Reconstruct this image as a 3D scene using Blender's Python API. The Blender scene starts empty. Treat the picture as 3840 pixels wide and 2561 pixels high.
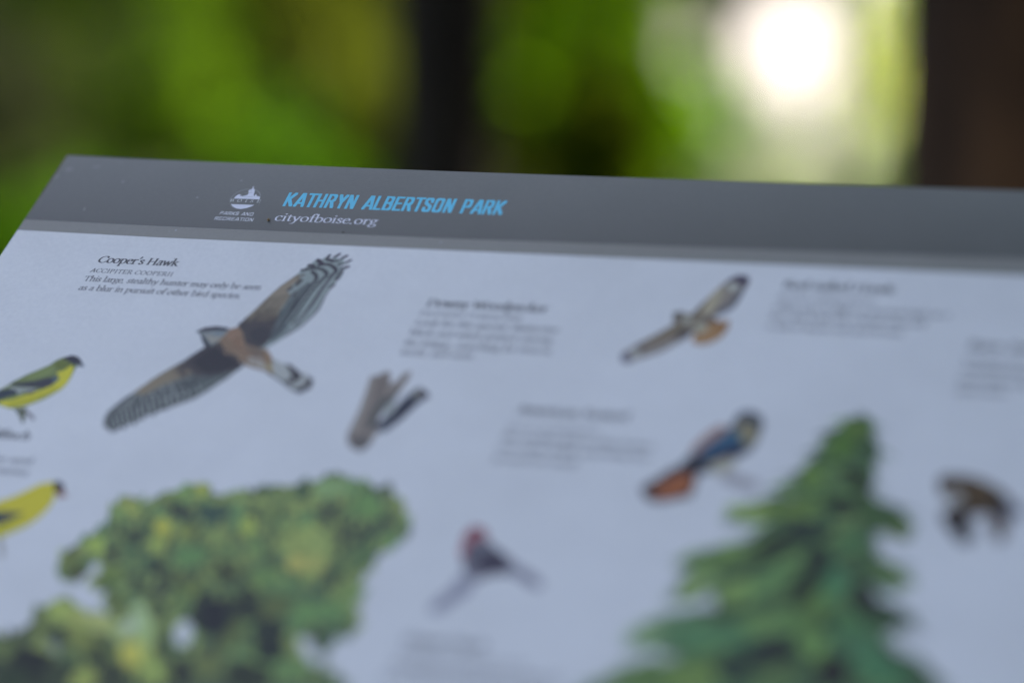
import bpy, bmesh, math, random
import numpy as np
from mathutils import Vector, Matrix
from mathutils.geometry import delaunay_2d_cdt

SC = bpy.context.scene
COL = SC.collection
R = math.radians

# ------------------------------------------------------------------ camera
cam_data = bpy.data.cameras.new('camera')
cam = bpy.data.objects.new('camera', cam_data)
COL.objects.link(cam)
cam.location = (0.0, 0.0, 1.15)
cam.rotation_euler = (R(90 - 5.5), 0, 0)
cam_data.sensor_width = 36
cam_data.lens = 95.49
cam_data.clip_start = 0.05
cam_data.clip_end = 2000
cam_data.dof.use_dof = True
cam_data.dof.focus_distance = 1.293
cam_data.dof.aperture_fstop = 1.65
cam_data.dof.aperture_blades = 9
cam_data.dof.aperture_rotation = R(8)
SC.camera = cam

# ------------------------------------------------------------------ sky, sun, exposure
SUN_EL, SUN_AZ = 40.0, 48.0           # degrees; azimuth from +Y towards +X
world = bpy.data.worlds.new('World')
SC.world = world
world.use_nodes = True
wn = world.node_tree
wn.nodes.clear()
w_out = wn.nodes.new('ShaderNodeOutputWorld')
w_bg = wn.nodes.new('ShaderNodeBackground')
w_sky = wn.nodes.new('ShaderNodeTexSky')
w_sky.sky_type = 'NISHITA'
w_sky.sun_disc = False
w_sky.sun_elevation = R(SUN_EL)
w_sky.sun_rotation = R(SUN_AZ)
w_sky.air_density = 0.2
w_sky.dust_density = 3.4
w_sky.ozone_density = 0.0
w_bg.inputs['Strength'].default_value = 0.15
wn.links.new(w_sky.outputs[0], w_bg.inputs[0])
wn.links.new(w_bg.outputs[0], w_out.inputs[0])

sun_data = bpy.data.lights.new('sun', 'SUN')
sun_data.energy = 2.0
sun_data.angle = R(0.53)
sun_data.color = (1.0, 0.93, 0.82)
sun = bpy.data.objects.new('sun', sun_data)
COL.objects.link(sun)
sd = Vector((math.sin(R(SUN_AZ)) * math.cos(R(SUN_EL)), math.cos(R(SUN_AZ)) * math.cos(R(SUN_EL)), math.sin(R(SUN_EL))))
sun.rotation_euler = sd.to_track_quat('Z', 'Y').to_euler()
sun.location = sd * 30

SC.view_settings.view_transform = 'Standard'
SC.view_settings.look = 'None'
SC.view_settings.gamma = 1
SC.view_settings.exposure = 2.9
SC.view_settings.use_curve_mapping = False
SC.cycles.use_denoising = True
SC.cycles.max_bounces = 10
SC.cycles.transmission_bounces = 8

# ------------------------------------------------------------------ helpers
def tag(o, label=None, cat=None, group=None, kind=None):
    if label: o['label'] = label
    if cat: o['category'] = cat
    if group: o['group'] = group
    if kind: o['kind'] = kind
    return o

def link(name, me, mat=None, parent=None, loc=None):
    o = bpy.data.objects.new(name, me)
    COL.objects.link(o)
    if mat is not None: me.materials.append(mat)
    if parent is not None: o.parent = parent
    if loc is not None: o.location = loc
    return o

def empty(name, loc):
    o = bpy.data.objects.new(name, None)
    o.empty_display_size = 0.05
    COL.objects.link(o)
    o.location = loc
    return o

def new_mat(name):
    m = bpy.data.materials.new(name)
    m.use_nodes = True
    nt = m.node_tree
    b = nt.nodes['Principled BSDF']
    return m, nt, b

def node(nt, typ, **kw):
    n = nt.nodes.new(typ)
    for k, v in kw.items(): setattr(n, k, v)
    return n

def noise(nt, scale, detail=3, rough=.5, vec=None):
    n = node(nt, 'ShaderNodeTexNoise')
    n.inputs['Scale'].default_value = scale
    n.inputs['Detail'].default_value = detail
    n.inputs['Roughness'].default_value = rough
    if vec is not None: nt.links.new(vec, n.inputs['Vector'])
    return n

def ramp(nt, src, stops):
    r = node(nt, 'ShaderNodeValToRGB')
    e = r.color_ramp.elements
    while len(e) < len(stops): e.new(.5)
    for k, (p, c) in enumerate(stops):
        e[k].position = p
        e[k].color = (*c, 1) if len(c) == 3 else c
    nt.links.new(src, r.inputs[0])
    return r

def mult(nt, a, b, fac=1.0):
    m = node(nt, 'ShaderNodeMix', data_type='RGBA', blend_type='MULTIPLY')
    m.inputs[0].default_value = fac
    nt.links.new(a, m.inputs[6])
    nt.links.new(b, m.inputs[7])
    return m.outputs[2]

# ------------------------------------------------------------------ materials
def print_material(name, base=None, rough=.36):
    """matt laminate: flat colour (or the 'ink' colours), faint mottling, dust and an orange-peel grain"""
    m, nt, b = new_mat(name)
    tc = node(nt, 'ShaderNodeTexCoord')
    if base is None:
        a = node(nt, 'ShaderNodeAttribute', attribute_name='ink')
        src = a.outputs['Color']
    else:
        a = node(nt, 'ShaderNodeRGB')
        a.outputs[0].default_value = (*base, 1)
        src = a.outputs[0]
    mott = noise(nt, 45, 4, .6, tc.outputs['Object'])
    mr = ramp(nt, mott.outputs['Fac'], [(.3, (.955, .957, .96)), (.7, (1, 1, 1))])
    c1 = mult(nt, src, mr.outputs[0])
    gr = noise(nt, 420, 3, .7, tc.outputs['Object'])
    gr2 = ramp(nt, gr.outputs['Fac'], [(.32, (.955, .955, .955)), (.68, (1.03, 1.03, 1.03))])
    c1 = mult(nt, c1, gr2.outputs[0])
    sm = noise(nt, 9, 5, .62, tc.outputs['Object'])
    sm2 = ramp(nt, sm.outputs['Fac'], [(.40, (1, 1, 1)), (.70, (.93, .93, .925))])
    c1 = mult(nt, c1, sm2.outputs[0])
    # dust: small pale specks
    vor = node(nt, 'ShaderNodeTexVoronoi')
    vor.inputs['Scale'].default_value = 105
    nt.links.new(tc.outputs['Object'], vor.inputs['Vector'])
    sp = ramp(nt, vor.outputs['Distance'], [(.03, (1, 1, 1)), (.085, (0, 0, 0))])
    pick = noise(nt, 31, 1, .5, tc.outputs['Object'])
    pr = ramp(nt, pick.outputs['Fac'], [(.55, (0, 0, 0)), (.63, (1, 1, 1))])
    dm = node(nt, 'ShaderNodeMath', operation='MULTIPLY')
    nt.links.new(sp.outputs[0], dm.inputs[0]); nt.links.new(pr.outputs[0], dm.inputs[1])
    dm2 = node(nt, 'ShaderNodeMath', operation='MULTIPLY')
    nt.links.new(dm.outputs[0], dm2.inputs[0]); dm2.inputs[1].default_value = .42
    mx = node(nt, 'ShaderNodeMix', data_type='RGBA')
    nt.links.new(dm2.outputs[0], mx.inputs[0]); nt.links.new(c1, mx.inputs[6])
    mx.inputs[7].default_value = (.55, .56, .55, 1)
    nt.links.new(mx.outputs[2], b.inputs['Base Color'])
    b.inputs['Specular IOR Level'].default_value = .38
    rr = ramp(nt, mott.outputs['Fac'], [(.3, (rough - .05,) * 3), (.7, (rough + .07,) * 3)])
    nt.links.new(rr.outputs[0], b.inputs['Roughness'])
    g = noise(nt, 900, 3, .6, tc.outputs['Object'])
    bp = node(nt, 'ShaderNodeBump')
    bp.inputs['Strength'].default_value = .3
    bp.inputs['Distance'].default_value = .0003
    nt.links.new(g.outputs['Fac'], bp.inputs['Height'])
    nt.links.new(bp.outputs[0], b.inputs['Normal'])
    return m

def leaf_material(name, refl, trans, var=.5):
    m, nt, b = new_mat(name)
    nt.nodes.remove(b)
    out = nt.nodes['Material Output']
    a = node(nt, 'ShaderNodeAttribute', attribute_name='tint')
    mr = node(nt, 'ShaderNodeMapRange')
    mr.inputs[3].default_value = 1 - var; mr.inputs[4].default_value = 1 + var
    nt.links.new(a.outputs['Fac'], mr.inputs[0])
    def scaled(c):
        v = node(nt, 'ShaderNodeVectorMath', operation='SCALE')
        v.inputs[0].default_value = c
        nt.links.new(mr.outputs[0], v.inputs['Scale'])
        return v.outputs[0]
    d = node(nt, 'ShaderNodeBsdfDiffuse'); t = node(nt, 'ShaderNodeBsdfTranslucent')
    nt.links.new(scaled(refl), d.inputs[0]); nt.links.new(scaled(trans), t.inputs[0])
    ad = node(nt, 'ShaderNodeAddShader')
    nt.links.new(d.outputs[0], ad.inputs[0]); nt.links.new(t.outputs[0], ad.inputs[1])
    nt.links.new(ad.outputs[0], out.inputs[0])
    return m

def bark_material(name, c0, c1, scale=9):
    m, nt, b = new_mat(name)
    tc = node(nt, 'ShaderNodeTexCoord')
    mp = node(nt, 'ShaderNodeMapping')
    mp.inputs['Scale'].default_value = (1, 1, .22)
    nt.links.new(tc.outputs['Object'], mp.inputs[0])
    n = noise(nt, scale, 6, .65, mp.outputs[0])
    r = ramp(nt, n.outputs['Fac'], [(.35, c0), (.65, c1)])
    big = noise(nt, 3.2, 2, .5, tc.outputs['Object'])
    br = ramp(nt, big.outputs['Fac'], [(.36, (.35, .35, .35)), (.62, (1.3, 1.3, 1.3))])
    nt.links.new(mult(nt, r.outputs[0], br.outputs[0]), b.inputs['Base Color'])
    b.inputs['Roughness'].default_value = .9
    b.inputs['Specular IOR Level'].default_value = .2
    bp = node(nt, 'ShaderNodeBump')
    bp.inputs['Strength'].default_value = .8; bp.inputs['Distance'].default_value = .01
    nt.links.new(n.outputs['Fac'], bp.inputs['Height'])
    nt.links.new(bp.outputs[0], b.inputs['Normal'])
    return m

M_PAPER = print_material('white_laminate', (.80, .796, .708))
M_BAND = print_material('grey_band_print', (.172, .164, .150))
# the band is printed with a soft blend, paler at its upper edge
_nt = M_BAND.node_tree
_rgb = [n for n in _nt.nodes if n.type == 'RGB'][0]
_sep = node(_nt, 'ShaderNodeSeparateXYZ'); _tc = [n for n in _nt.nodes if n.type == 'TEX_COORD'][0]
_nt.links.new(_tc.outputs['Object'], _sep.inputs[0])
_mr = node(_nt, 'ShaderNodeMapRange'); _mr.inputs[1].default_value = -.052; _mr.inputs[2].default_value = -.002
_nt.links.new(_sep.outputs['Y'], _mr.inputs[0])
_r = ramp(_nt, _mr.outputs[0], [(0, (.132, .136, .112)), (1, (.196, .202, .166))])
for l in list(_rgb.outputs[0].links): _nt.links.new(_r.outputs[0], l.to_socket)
M_STRIPE = print_material('pale_grey_stripe_print', (.285, .278, .222))
M_INK = print_material('printed_ink')
M_EDGE = print_material('laminate_edge', (.33, .32, .31), .3)  # edge colour lightened to imitate the sky highlight on the bevel
M_METAL, _nt, _b = new_mat('painted_steel')
_tc = node(_nt, 'ShaderNodeTexCoord'); _n = noise(_nt, 14, 4, .6, _tc.outputs['Object'])
_r = ramp(_nt, _n.outputs['Fac'], [(.3, (.035, .037, .04)), (.7, (.055, .056, .058))])
_nt.links.new(_r.outputs[0], _b.inputs['Base Color']); _b.inputs['Roughness'].default_value = .5
M_GRASS, _nt, _b = new_mat('meadow')
_tc = node(_nt, 'ShaderNodeTexCoord'); _n = noise(_nt, .35, 8, .65, _tc.outputs['Object'])
_r = ramp(_nt, _n.outputs['Fac'], [(.35, (.020, .032, .006)), (.55, (.045, .065, .012)), (.72, (.075, .075, .03))])
_nt.links.new(_r.outputs[0], _b.inputs['Base Color']); _b.inputs['Roughness'].default_value = 1
M_WATER, _nt, _b = new_mat('pond_water')
_b.inputs['Base Color'].default_value = (.02, .026, .022, 1); _b.inputs['Roughness'].default_value = .06
_tc = node(_nt, 'ShaderNodeTexCoord'); _n = noise(_nt, 3, 3, .5, _tc.outputs['Object'])
_bp = node(_nt, 'ShaderNodeBump'); _bp.inputs['Strength'].default_value = .15; _bp.inputs['Distance'].default_value = .02
_nt.links.new(_n.outputs['Fac'], _bp.inputs['Height']); _nt.links.new(_bp.outputs[0], _b.inputs['Normal'])
M_SEED, _nt, _b = new_mat('seed_husk')
_tc = node(_nt, 'ShaderNodeTexCoord'); _n = noise(_nt, 900, 3, .5, _tc.outputs['Object'])
_r = ramp(_nt, _n.outputs['Fac'], [(.4, (.10, .06, .02)), (.6, (.42, .31, .14))])
_nt.links.new(_r.outputs[0], _b.inputs['Base Color']); _b.inputs['Roughness'].default_value = .7

# ------------------------------------------------------------------ setting
def ground_sheet():
    bm = bmesh.new()
    rings = [0, 3, 8, 16, 30, 60, 120, 250, 600, 1400]
    prev = None
    for r in rings:
        if r == 0:
            prev = [bm.verts.new((0, 0, 0))]
            continue
        cur = [bm.verts.new((r * math.cos(2 * math.pi * k / 48), r * math.sin(2 * math.pi * k / 48), 0)) for k in range(48)]
        for k in range(48):
            if len(prev) == 1: bm.faces.new((prev[0], cur[k], cur[(k + 1) % 48]))
            else: bm.faces.new((prev[k], cur[k], cur[(k + 1) % 48], prev[(k + 1) % 48]))
        prev = cur
    me = bpy.data.meshes.new('ground'); bm.to_mesh(me); bm.free()
    return me
tag(link('ground', ground_sheet(), M_GRASS), kind='structure')

def pond_sheet():
    me = bpy.data.meshes.new('pond')
    pts = []
    for k in range(64):
        a = 2 * math.pi * k / 64
        w = 1 + .06 * math.sin(3 * a + 1) + .04 * math.sin(5 * a)
        pts.append((12 + 32 * w * math.cos(a), 114 + 88 * w * math.sin(a), .006))
    me.from_pydata(pts, [], [list(range(64))])
    return me
tag(link('pond', pond_sheet(), M_WATER), kind='structure')

# ------------------------------------------------------------------ trees and shrubs
def leaf_mesh(name, clumps, per, size, seed, keep=None):
    """clumps: list of (x,y,z,radius); leaf-sized folded faces scattered through each clump"""
    rng = np.random.default_rng(seed)
    c = np.array(clumps, float)
    nC = len(c)
    tint = np.repeat(rng.random(nC), per)
    ctr = np.repeat(c[:, :3], per, 0)
    rad = np.repeat(c[:, 3], per)[:, None]
    d = rng.normal(size=(nC * per, 3)); d /= np.linalg.norm(d, axis=1)[:, None]
    p = ctr + d * rad * rng.random((nC * per, 1)) ** .5
    a = rng.normal(size=p.shape); a /= np.linalg.norm(a, axis=1)[:, None]
    b = np.cross(a, rng.normal(size=p.shape)); b /= np.linalg.norm(b, axis=1)[:, None]
    s = size * (.6 + .8 * rng.random((len(p), 1)))
    if keep is not None:
        k = keep(p)
        p, a, b, s, tint = p[k], a[k], b[k], s[k], tint[k]
    v = np.stack([p - a * s, p + b * s * .55, p + a * s, p - b * s * .55], 1).reshape(-1, 3)
    n = len(p)
    me = bpy.data.meshes.new(name)
    me.vertices.add(n * 4); me.loops.add(n * 4); me.polygons.add(n)
    me.vertices.foreach_set('co', v.astype(np.float32).ravel())
    me.loops.foreach_set('vertex_index', np.arange(n * 4, dtype=np.int32))
    me.polygons.foreach_set('loop_start', np.arange(0, n * 4, 4, dtype=np.int32))
    me.update(calc_edges=True)
    at = me.attributes.new('tint', 'FLOAT', 'FACE')
    at.data.foreach_set('value', np.clip(tint + rng.normal(0, .12, n), 0, 1).astype(np.float32))
    return me

def limb_mesh(name, limbs, ridged=0.0, seed=0, seg=14):
    """limbs: lists of (x,y,z,r): tapered tubes joined into one mesh"""
    rng = random.Random(seed)
    bm = bmesh.new()
    for L in limbs:
        prev = None
        ph = [rng.uniform(0, 6.28) for _ in range(4)]
        for i, (x, y, z, r) in enumerate(L):
            q = Vector(L[min(i + 1, len(L) - 1)][:3]) - Vector(L[max(i - 1, 0)][:3])
            q = q.to_track_quat('Z', 'Y')
            ring = []
            for k in range(seg):
                a = 2 * math.pi * k / seg
                rr = r * (1 + ridged * (math.sin(5 * a + ph[0] + .7 * i) * .5 + math.sin(9 * a + ph[1] - .4 * i) * .35 + rng.uniform(-.3, .3)))
                ring.append(bm.verts.new(Vector((x, y, z)) + q @ Vector((rr * math.cos(a), rr * math.sin(a), 0))))
            if prev:
                for k in range(seg): bm.faces.new((prev[k], prev[(k + 1) % seg], ring[(k + 1) % seg], ring[k]))
            prev = ring
        bm.faces.new(prev)
    me = bpy.data.meshes.new(name); bm.to_mesh(me); bm.free()
    for f in me.polygons: f.use_smooth = True
    return me

def clump_cloud(seed, n, radii, zc, rc, holes=()):
    rng = random.Random(seed)
    out = []
    while len(out) < n:
        p = [rng.uniform(-1, 1) for _ in range(3)]
        q = math.sqrt(sum(t * t for t in p))
        if q > 1 or q < .25: continue
        x, y, z = p[0] * radii[0], p[1] * radii[1], zc + p[2] * radii[2]
        if z < .15: continue
        out.append((x, y, z, rc * rng.uniform(.6, 1.25)))
    return out

def plant(kind, label, cat, loc, radii, zc, n, per, rc, size, leaf, bark, seed, trunk_r=.06, group=None, cut=None, off=0.0):
    root = empty(kind, loc)
    tag(root, label, cat, group)
    rng = random.Random(seed + 99)
    cl = [(c[0] + off, c[1], c[2], c[3]) for c in clump_cloud(seed, n, radii, zc, rc)]
    keep = (lambda P: cut(P + np.array(loc))) if cut else None
    top = zc + radii[2] * .6
    pick = [c for c in cl if keep is None or keep(np.array([c[:3]]))[0]]
    limbs = [[(0, 0, -.05, trunk_r * 1.3), (.02, 0, top * .25, trunk_r), (.05, .02, top * .6, trunk_r * .7), (.03, .04, top, trunk_r * .25)]]
    for c in rng.sample(pick, min(len(pick), 14 if off == 0 else 6)):
        z0 = min(max(.12, c[2] * .45), top * .8)
        limbs.append([(0, 0, z0, trunk_r * .45), (c[0] * .5, c[1] * .5, (z0 + c[2]) * .5 + .08, trunk_r * .3), (c[0], c[1], c[2], trunk_r * .1)])
    link('trunk', limb_mesh('trunk', limbs, .08, seed, 8), bark, root)
    link('crown', leaf_mesh('crown', cl, per, size, seed, keep), leaf, root)
    return root

BARK_DARK = bark_material('dark_bark', (.005, .0036, .0015), (.017, .012, .006), 24)
BARK_BROWN = bark_material('brown_bark', (.016, .0078, .003), (.070, .032, .011), 16)
BARK_GREY = bark_material('grey_bark', (.05, .045, .04), (.12, .11, .095), 12)
LEAF_BRIGHT = leaf_material('bright_green_leaf', (.026, .047, .004), (.038, .074, .003))
LEAF_OLIVE = leaf_material('olive_leaf', (.030, .037, .005), (.042, .053, .004))
LEAF_FRESH = leaf_material('fresh_green_leaf', (.036, .078, .003), (.072, .150, .002))
LEAF_DARK = leaf_material('dark_green_leaf', (.024, .034, .003), (.040, .056, .002))
LEAF_MEDIUM = leaf_material('medium_green_leaf', (.018, .043, .003), (.026, .066, .002))
LEAF_SHADE = leaf_material('deep_green_leaf', (.019, .028, .002), (.026, .038, .001))
LEAF_MID = leaf_material('mid_green_leaf', (.016, .027, .001), (.028, .047, .0006))
LEAF_GREY = leaf_material('grey_green_leaf', (.038, .046, .018), (.040, .050, .014))
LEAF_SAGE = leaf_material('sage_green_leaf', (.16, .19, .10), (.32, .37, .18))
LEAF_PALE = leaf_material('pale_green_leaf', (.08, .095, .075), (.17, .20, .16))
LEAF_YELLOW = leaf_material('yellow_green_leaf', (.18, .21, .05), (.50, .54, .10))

# slender young tree close behind the sign
t = empty('young_tree', (-.070, 3.0, 0))
tag(t, 'slender dark trunk of a young tree standing close behind the middle of the sign', 'tree')
rr = random.Random(4)
L = [(0, 0, -.05, .075), (0, 0, .3, .066), (-.003, .0, .8, .060), (-.007, 0, 1.3, .056), (-.010, .01, 2.0, .046), (.02, .03, 3.0, .02), (.03, .02, 4.0, .008)]
link('trunk', limb_mesh('trunk', [L] + [[(.01, .02, 2.4 + .2 * k, .012), (rr.uniform(-.5, .5), rr.uniform(.0, .7), 2.9 + .22 * k, .004)] for k in range(7)], .05, 3, 12), BARK_DARK, t)
link('crown', leaf_mesh('crown', [(rr.uniform(-.7, .6), rr.uniform(-.1, 1.0), rr.uniform(2.9, 4.4), .22) for k in range(26)], 60, .045, 12), LEAF_BRIGHT, t)

# big tree at the right
t = empty('large_tree', (.490, 2.3, 0))
tag(t, 'thick brown tree trunk at the right edge close behind the sign', 'tree')
rr = random.Random(8)
L = [(0, 0, -.05, .23), (-.005, 0, .2, .19), (0, 0, .7, .168), (.004, 0, 1.0, .164), (.008, 0, 1.3, .160), (.012, 0, 1.8, .152), (.03, .03, 3, .13), (.1, .05, 4.6, .08), (.15, .1, 6.6, .02)]
cl = [(c[0] + 1.35, c[1] + .9, c[2], c[3]) for c in clump_cloud(21, 330, (2.3, 2.8, 1.6), 5.0, .45)]  # crown widened out of view to keep direct sun off the sign
cl += [(rr.uniform(.28, 1.5), rr.uniform(-3.0, -.7), rr.uniform(1.4, 3.1), .38) for k in range(200)]   # unseen low bough, added to shade the right of the sign
limbs = [L] + [[(.05, .03, 3.0 + .1 * k, .05), (c[0] * .5, c[1] * .5, 3.4 + (c[2] - 3.4) * .5, .03), (c[0], c[1], c[2], .008)] for k, c in enumerate(rr.sample(cl, 18))]
link('trunk', limb_mesh('trunk', limbs, .05, 6, 28), BARK_BROWN, t)
link('crown', leaf_mesh('crown', cl, 110, .075, 33), LEAF_DARK, t)

# shrubs behind the sign, left to right
GRP = 'shrubs behind the sign'
plant('shrub', 'dull grey green shrub at the far left of the background', 'shrub', (-1.85, 10, 0), (.5, .5, 1.3), 1.3, 46, 60, .22, .055, LEAF_GREY, BARK_GREY, 101, .03, GRP)
plant('shrub', 'bright green leafy shrub filling the upper left of the background', 'shrub', (-1.20, 9, 0), (.34, .45, 1.25), 1.3, 38, 60, .2, .055, LEAF_BRIGHT, BARK_GREY, 102, .03, GRP)
plant('shrub', 'low bright green shrub showing above the emblem on the sign', 'shrub', (-.80, 8, 0), (.36, .4, .55), .5, 34, 60, .17, .05, LEAF_MEDIUM, BARK_GREY, 103, .025, GRP)
plant('shrub', 'olive coloured shrub just left of the slender dark trunk', 'shrub', (-.98, 12, 0), (.5, .5, 1.4), 1.4, 44, 60, .24, .06, LEAF_OLIVE, BARK_GREY, 104, .03, GRP)
plant('shrub', 'olive green shrub just right of the slender dark trunk', 'shrub', (.14, 10.5, 0), (.42, .45, 1.3), 1.35, 40, 60, .22, .055, LEAF_OLIVE, BARK_GREY, 105, .03, GRP)
plant('shrub', 'bright green shrub bordering the left side of the pale opening', 'shrub', (.31, 8, 0), (.19, .35, 1.2), 1.2, 32, 60, .16, .05, LEAF_FRESH, BARK_GREY, 106, .025, GRP)
plant('shrub', 'low dark green shrub between the slender trunk and the pale opening', 'shrub', (.243, 7.3, 0), (.13, .2, .36), .80, 34, 60, .11, .05, LEAF_SHADE, BARK_GREY, 107, .025, GRP)
plant('shrub', 'low green shrub beside the left edge of the sign board', 'shrub', (-1.50, 8.2, 0), (.46, .4, .42), .38, 40, 60, .18, .05, LEAF_MEDIUM, BARK_GREY, 108, .025, GRP)

# lit trees beyond, seen through the opening at the right
def gap(P):
    """leaves are missing where a bough has gone, so the sky shows through the crown"""
    qx, qz = P[:, 0] / P[:, 1] * 17, 1.15 + (P[:, 2] - 1.15) / P[:, 1] * 17
    e = ((qx - 1.78) / .75) ** 2 + ((qz - 1.2) / .9) ** 2          # thinner foliage round it
    n = np.arange(len(P)) % 10
    return ((e > 1) | (n < 7)) & (((qx - 1.73) / .25) ** 2 + ((qz - 1.32) / .31) ** 2 > 1) & ((((qx - 1.55) / .3) ** 2 + ((qz - .76) / .22) ** 2 > 1) | (n < 5))
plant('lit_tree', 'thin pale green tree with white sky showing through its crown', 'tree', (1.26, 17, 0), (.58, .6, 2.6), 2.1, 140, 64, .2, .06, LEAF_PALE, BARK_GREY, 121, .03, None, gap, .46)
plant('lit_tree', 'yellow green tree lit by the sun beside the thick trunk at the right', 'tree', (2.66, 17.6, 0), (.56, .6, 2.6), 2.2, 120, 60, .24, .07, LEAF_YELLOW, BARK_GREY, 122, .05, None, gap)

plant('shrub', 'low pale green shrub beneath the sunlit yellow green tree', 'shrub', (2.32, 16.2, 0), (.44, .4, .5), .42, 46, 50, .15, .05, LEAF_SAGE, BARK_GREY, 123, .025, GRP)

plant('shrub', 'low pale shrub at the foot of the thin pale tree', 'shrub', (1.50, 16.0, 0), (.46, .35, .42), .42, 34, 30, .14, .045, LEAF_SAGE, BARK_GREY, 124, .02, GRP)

# dense wood closing the view at the left
rng = random.Random(55)
cl = []
for k in range(760):
    x = rng.uniform(-11, 1.0); y = rng.uniform(16, 21) + abs(x) * .1
    cl.append((x, y, rng.uniform(.0, 7.5), rng.uniform(.5, .9)))
for k in range(380):  # unseen clumps added at the right to shade the sign
    cl.append((rng.uniform(4.5, 9), rng.uniform(-9, 11), rng.uniform(.0, 8.5), rng.uniform(.5, .9)))
tag(link('distant_wood_and_screen', leaf_mesh('distant_wood_and_screen', cl, 70, .16, 5), LEAF_DARK), 'dense dark green wood behind the shrubs, with unseen clumps added at the right for shade', 'wood', None, 'stuff')
cl = []
for k in range(260):
    a = rng.uniform(-.3, .5)
    d = rng.uniform(222, 245)
    cl.append((d * math.sin(a), d * math.cos(a), rng.uniform(-.6, .2), rng.uniform(.5, .9)))
tag(link('far_bank', leaf_mesh('far_bank', cl, 40, .3, 6), LEAF_OLIVE), 'low scrub along the far bank of the pond', 'scrub', None, 'stuff')


# ------------------------------------------------------------------ the sign
SHEET_O = Vector((-0.22356, 1.36631, 1.11278))      # top left corner of the printed sheet
SHEET_R = Vector((0.933933, -0.356906, -0.019674))      # along its top edge
SHEET_U = Vector((0.298621, 0.748799, 0.591714))      # up the slope
SHEET_N = SHEET_R.cross(SHEET_U)
SHEET = Matrix(((SHEET_R.x, SHEET_U.x, SHEET_N.x, SHEET_O.x), (SHEET_R.y, SHEET_U.y, SHEET_N.y, SHEET_O.y),
                (SHEET_R.z, SHEET_U.z, SHEET_N.z, SHEET_O.z), (0, 0, 0, 1)))
MM = .001
W_SHEET, H_SHEET = 762.0, 508.0

base = SHEET @ Vector((W_SHEET * .5 * MM, -H_SHEET * .6 * MM, 0))
sign = empty('interpretive_sign', (base.x, base.y, 0))
tag(sign, 'sloping park information sign with grey heading band above printed birds and trees', 'sign')
SIGN_INV = Matrix.Translation((-base.x, -base.y, 0))

def sheet_part(name, me, mat, z=0.0, parent=None, label=None):
    o = bpy.data.objects.new(name, me)
    COL.objects.link(o)
    if mat is not None: me.materials.append(mat)
    if parent is None:
        o.parent = sign
        o.matrix_local = SIGN_INV @ SHEET @ Matrix.Translation((0, 0, z * MM))
    else:
        o.parent = parent
        o.location = (0, 0, z * MM)
    if label: o['label'] = label
    return o

# outline of the sheet (mm); its top edge dips a touch, as the real board does
TOP = [(0, 0), (50, -.95), (120, -1.7), (210, -2.3), (290, -2.4), (400, -2.5), (480, -2.0), (600, -1.4), (W_SHEET, -1)]
def board_mesh():
    outl = TOP + [(W_SHEET, -H_SHEET), (0, -H_SHEET)]
    n = len(outl)
    cx, cy = W_SHEET / 2, -H_SHEET / 2
    bm = bmesh.new()
    rows = []
    for z, ins in ((-6, 0), (-.9, 0), (0, .9)):
        rows.append([bm.verts.new(((x + (ins if x < cx - W_SHEET * .49 else -ins if x > cx + W_SHEET * .49 else 0)) * MM,
                                   (y + (-ins if y > cy else ins)) * MM, z * MM)) for x, y in outl])
    for a, b in zip(rows, rows[1:]):
        for k in range(n): bm.faces.new((a[k], b[k], b[(k + 1) % n], a[(k + 1) % n])).material_index = 1
    bm.faces.new(list(reversed(rows[2])))
    bm.faces.new(rows[0]).material_index = 1
    bmesh.ops.recalc_face_normals(bm, faces=bm.faces)
    me = bpy.data.meshes.new('board'); bm.to_mesh(me); bm.free()
    return me
board = sheet_part('board', board_mesh(), M_PAPER)
board.data.materials.append(M_EDGE)

def poly_mesh(name, pts):
    me = bpy.data.meshes.new(name)
    me.from_pydata([(x * MM, y * MM, 0) for x, y in pts], [], [list(range(len(pts)))])
    me.update()
    if me.polygons[0].normal.z < 0: me.flip_normals()
    return me
band_top = [(x if 0 < x < W_SHEET else (.9 if x == 0 else W_SHEET - .9), y - .9) for x, y in TOP]
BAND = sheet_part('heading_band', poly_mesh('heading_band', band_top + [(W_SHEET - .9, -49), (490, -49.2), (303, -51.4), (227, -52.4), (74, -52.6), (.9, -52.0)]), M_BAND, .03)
sheet_part('dividing_stripe', poly_mesh('dividing_stripe', [(.9, -52.05), (74, -52.65), (227, -52.45), (303, -51.45), (490, -49.25), (W_SHEET - .9, -49.05), (W_SHEET - .9, -60), (490, -60), (230, -60.6), (77, -60.8), (.9, -60)]), M_STRIPE, .03)

def box_mesh(name, x0, x1, y0, y1, z0, z1, bev=.004):
    bm = bmesh.new()
    bmesh.ops.create_cube(bm, size=1)
    for v in bm.verts:
        v.co = Vector(((x0 + x1) / 2 + v.co.x * (x1 - x0), (y0 + y1) / 2 + v.co.y * (y1 - y0), (z0 + z1) / 2 + v.co.z * (z1 - z0)))
    bmesh.ops.bevel(bm, geom=bm.edges[:], offset=bev, segments=2, affect='EDGES')
    me = bpy.data.meshes.new(name); bm.to_mesh(me); bm.free()
    return me
# carriers under the board and two posts down to the ground
for fx in (.2, .8):
    x = W_SHEET * fx * MM
    o = sheet_part('bracket', box_mesh('bracket', x - .03, x + .03, -H_SHEET * .85 * MM, -H_SHEET * .15 * MM, -.022, -.0065), M_METAL)
    foot = SHEET @ Vector((x, -H_SHEET * .55 * MM, -.02))
    link('post', box_mesh('post', -.03, .03, -.03, .03, 0, foot.z - .02), M_METAL, sign, (foot.x - base.x, foot.y - base.y, 0))

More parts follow.
